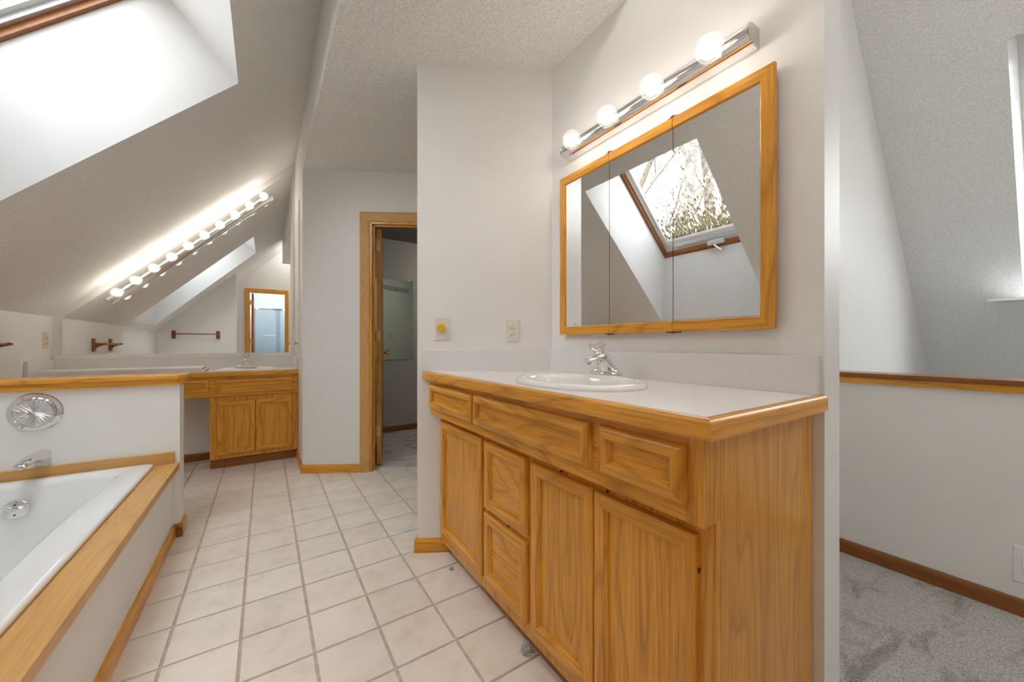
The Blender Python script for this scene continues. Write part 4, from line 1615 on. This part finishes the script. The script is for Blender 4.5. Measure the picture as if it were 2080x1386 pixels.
tag((lambda m: (m.box(-0.2, 0.70, -0.96, -0.86, 0.0, 0.34), m.build('shower_curb', 'shower_wall'))[1])(MB()), 'pale shower curb below the sliding glass', 'shower curb')
w = MB()
w.box(XK, -0.20, -0.96, -0.88, 0, 2.42)
wall('wall_shower_front', w, 'white wall beside the shower door')
sl_ = thing('fill_light', 'added round fill light on the shower room ceiling, out of view', 'light', (0.1, -0.55, 2.42))  # unseen lamp, added to send fill light through the doorway
m = MB()
m.lathe([(0.14, 0.0), (0.14, -0.03), (0.10, -0.05), (0.0005, -0.055)], 28, lambda x, y, z: (0.1 + x, -0.55 + y, 2.42 + z))
m.build('diffuser', 'fill_shower', sl_, smooth=40)
m = MB()
m.lathe([(0.155, 0.0), (0.155, -0.012), (0.141, -0.014), (0.141, 0.0)], 28, lambda x, y, z: (0.1 + x, -0.55 + y, 2.42 + z))
m.build('rim', 'chrome', sl_, smooth=40)

ll = thing('fill_light', 'added fill globe hanging over the landing, out of view', 'light', (1.75, -1.2, 3.0))  # unseen globe, added to brighten the landing side
m = MB()
m.sphere((1.75, -1.2, 3.0), 0.15, 24, 14)
m.build('globe', 'fill_landing', ll, smooth=60)
m = MB()
m.tube([(1.75, -1.2, 3.15), (1.75, -1.2, 4.36)], 0.012, 10)
m.lathe([(0.06, 4.33), (0.06, 4.36), (0.01, 4.30)], 16, lambda x, y, z: (1.75 + x, -1.2 + y, z))
m.build('stem', 'chrome', ll, smooth=40)

rl = thing('fill_light', 'added fill globe under the ridge above the camera, out of view', 'light', (0.57, 0.38, 2.98))  # unseen globe, added as general fill for the bathroom
m = MB()
m.sphere((0.57, 0.38, 2.98), 0.12, 24, 14)
m.build('globe', 'fill_ridge', rl, smooth=60)
m = MB()
m.tube([(0.57, 0.38, 3.10), (0.57, 0.38, 3.168)], 0.012, 10)
m.build('stem', 'chrome', rl, smooth=40)
kl = thing('fill_light', 'small added fill light on the closet ceiling, out of view', 'light', (1.95, 3.6, 2.265))  # unseen lamp, added to lift the dark closet
m = MB()
m.lathe([(0.09, 0.0), (0.09, -0.02), (0.06, -0.04), (0.0005, -0.045)], 24, lambda x, y, z: (1.95 + x, 3.6 + y, 2.265 + z))
m.build('diffuser', 'fill_closet', kl, smooth=40)

# ------------------------------------------------------------------ dust bunnies by the toe kick
for k, (x, y, s, lab) in enumerate(((0.735, 1.02, 0.020, 'grey dust bunny on the floor below the foreground drawers'), (0.715, 1.585, 0.012, 'small grey lint ball on the floor by the angled baseboard'))):
    m = MB()
    rnd = random.Random(k)
    for q in range(60 if k == 0 else 34):
        a, bb = rnd.uniform(0, 2 * PI), rnd.uniform(0, PI)
        p = Vector((math.cos(a) * math.sin(bb), math.sin(a) * math.sin(bb), abs(math.cos(bb)))) * s * rnd.uniform(0.1, 0.8)
        e_ = p + Vector((rnd.uniform(-1, 1), rnd.uniform(-1, 1), rnd.uniform(-0.6, 0.8))) * s
        mid = (p + e_) / 2 + Vector((rnd.uniform(-1, 1), rnd.uniform(-1, 1), rnd.uniform(-0.3, 1))) * s * 0.4
        m.tube([(v.x + x, v.y + y, max(0.001, v.z)) for v in (p, mid, e_)], s * 0.07, 4)
    tag(m.build('dust_bunny', 'dust', base=(x, y, 0)), lab, 'dust')

# ------------------------------------------------------------------ outdoors: bare trees seen through the roof windows
g = MB()
g.box(-60, 60, -60, 60, -3.2, -3.0)
struct(g.build('ground', 'leaf_litter'), 'leaf covered ground outside')

def tree(x, y, h, seed, label, lean=(0, 0), leaves=None):
    rnd = random.Random(seed)
    t = thing('tree', label, 'tree', (x, y, -3.0), 'trees outside the skylight')
    tr, br, lv = MB(), MB(), MB()

    def grow(p, d, L, r, lev, mbx):
        n = 3
        pts, q = [p], p
        for i in range(n):
            d2 = (d + Vector((rnd.uniform(-1, 1), rnd.uniform(-1, 1), rnd.uniform(-0.4, 0.6))) * 0.14).normalized()
            q = q + d2 * L / n
            pts.append(q)
            d = d2
        mbx.tube(pts, [r, r * 0.86, r * 0.72, r * 0.58], 7 if lev < 2 else 4, cap=False)
        if lev >= 4:
            if leaves:
                for _ in range(3):
                    c_ = q + Vector((rnd.uniform(-1, 1), rnd.uniform(-1, 1), rnd.uniform(-1, 1))) * 0.3
                    a = Vector((rnd.uniform(-1, 1), rnd.uniform(-1, 1), rnd.uniform(-1, 1))).normalized() * 0.13
                    b2 = a.cross(Vector((rnd.uniform(-1, 1), rnd.uniform(-1, 1), 0.3))).normalized() * 0.09
                    lv.add([c_ - a, c_ + b2, c_ + a, c_ - b2], [(0, 1, 2, 3)])
            return
        for k in range(3 if lev else 6):
            s = rnd.uniform(0.35, 1.0)
            pp = pts[min(n, int(s * n))] if lev else pts[1] + (pts[3] - pts[1]) * (k + 1) / 6.5
            a = rnd.uniform(0, 2 * PI)
            side = Vector((math.cos(a), math.sin(a), rnd.uniform(0.1, 0.9)))
            dd = (d * 0.55 + side * 0.75).normalized()
            grow(pp, dd, L * rnd.uniform(0.45, 0.66) if lev else L * rnd.uniform(0.26, 0.42), r * (0.36 if lev == 0 else 0.45), lev + 1, br)

    grow(Vector((x, y, -3.0)), Vector((lean[0], lean[1], 1)).normalized(), h, 0.017 * h, 0, tr)
    tr.build('trunk', 'bark', t, smooth=60)
    br.build('branches', 'twig', t)
    if leaves:
        o = lv.build('leaves', leaves, t)
        o['kind'] = 'stuff'

for k, (x, y, h, ln, lab, lv_) in enumerate((
        (-5.2, 5.4, 13, (0.10, 0.06), 'thick leaning bare tree nearest the skylight', None),
        (-7.2, 6.2, 14, (-0.02, 0.02), 'straight bare tree seen in the middle of the skylight', None),
        (-8.5, 9.5, 15, (0.04, -0.05), 'slender bare tree behind the leaning one outside the skylight', None),
        (-11.5, 7.0, 16, (0.0, 0.06), 'farthest bare grey tree outside the skylight', None),
        (-7.5, 11.5, 13, (0, 0), 'tree with rusty orange leaves outside the skylight', 'orange_leaf'))):
    tree(x, y, h, 11 + k, lab, ln, lv_)
tree(11, -0.5, 12, 51, 'dark evergreen outside the stairwell roof window', (0, 0), 'evergreen')
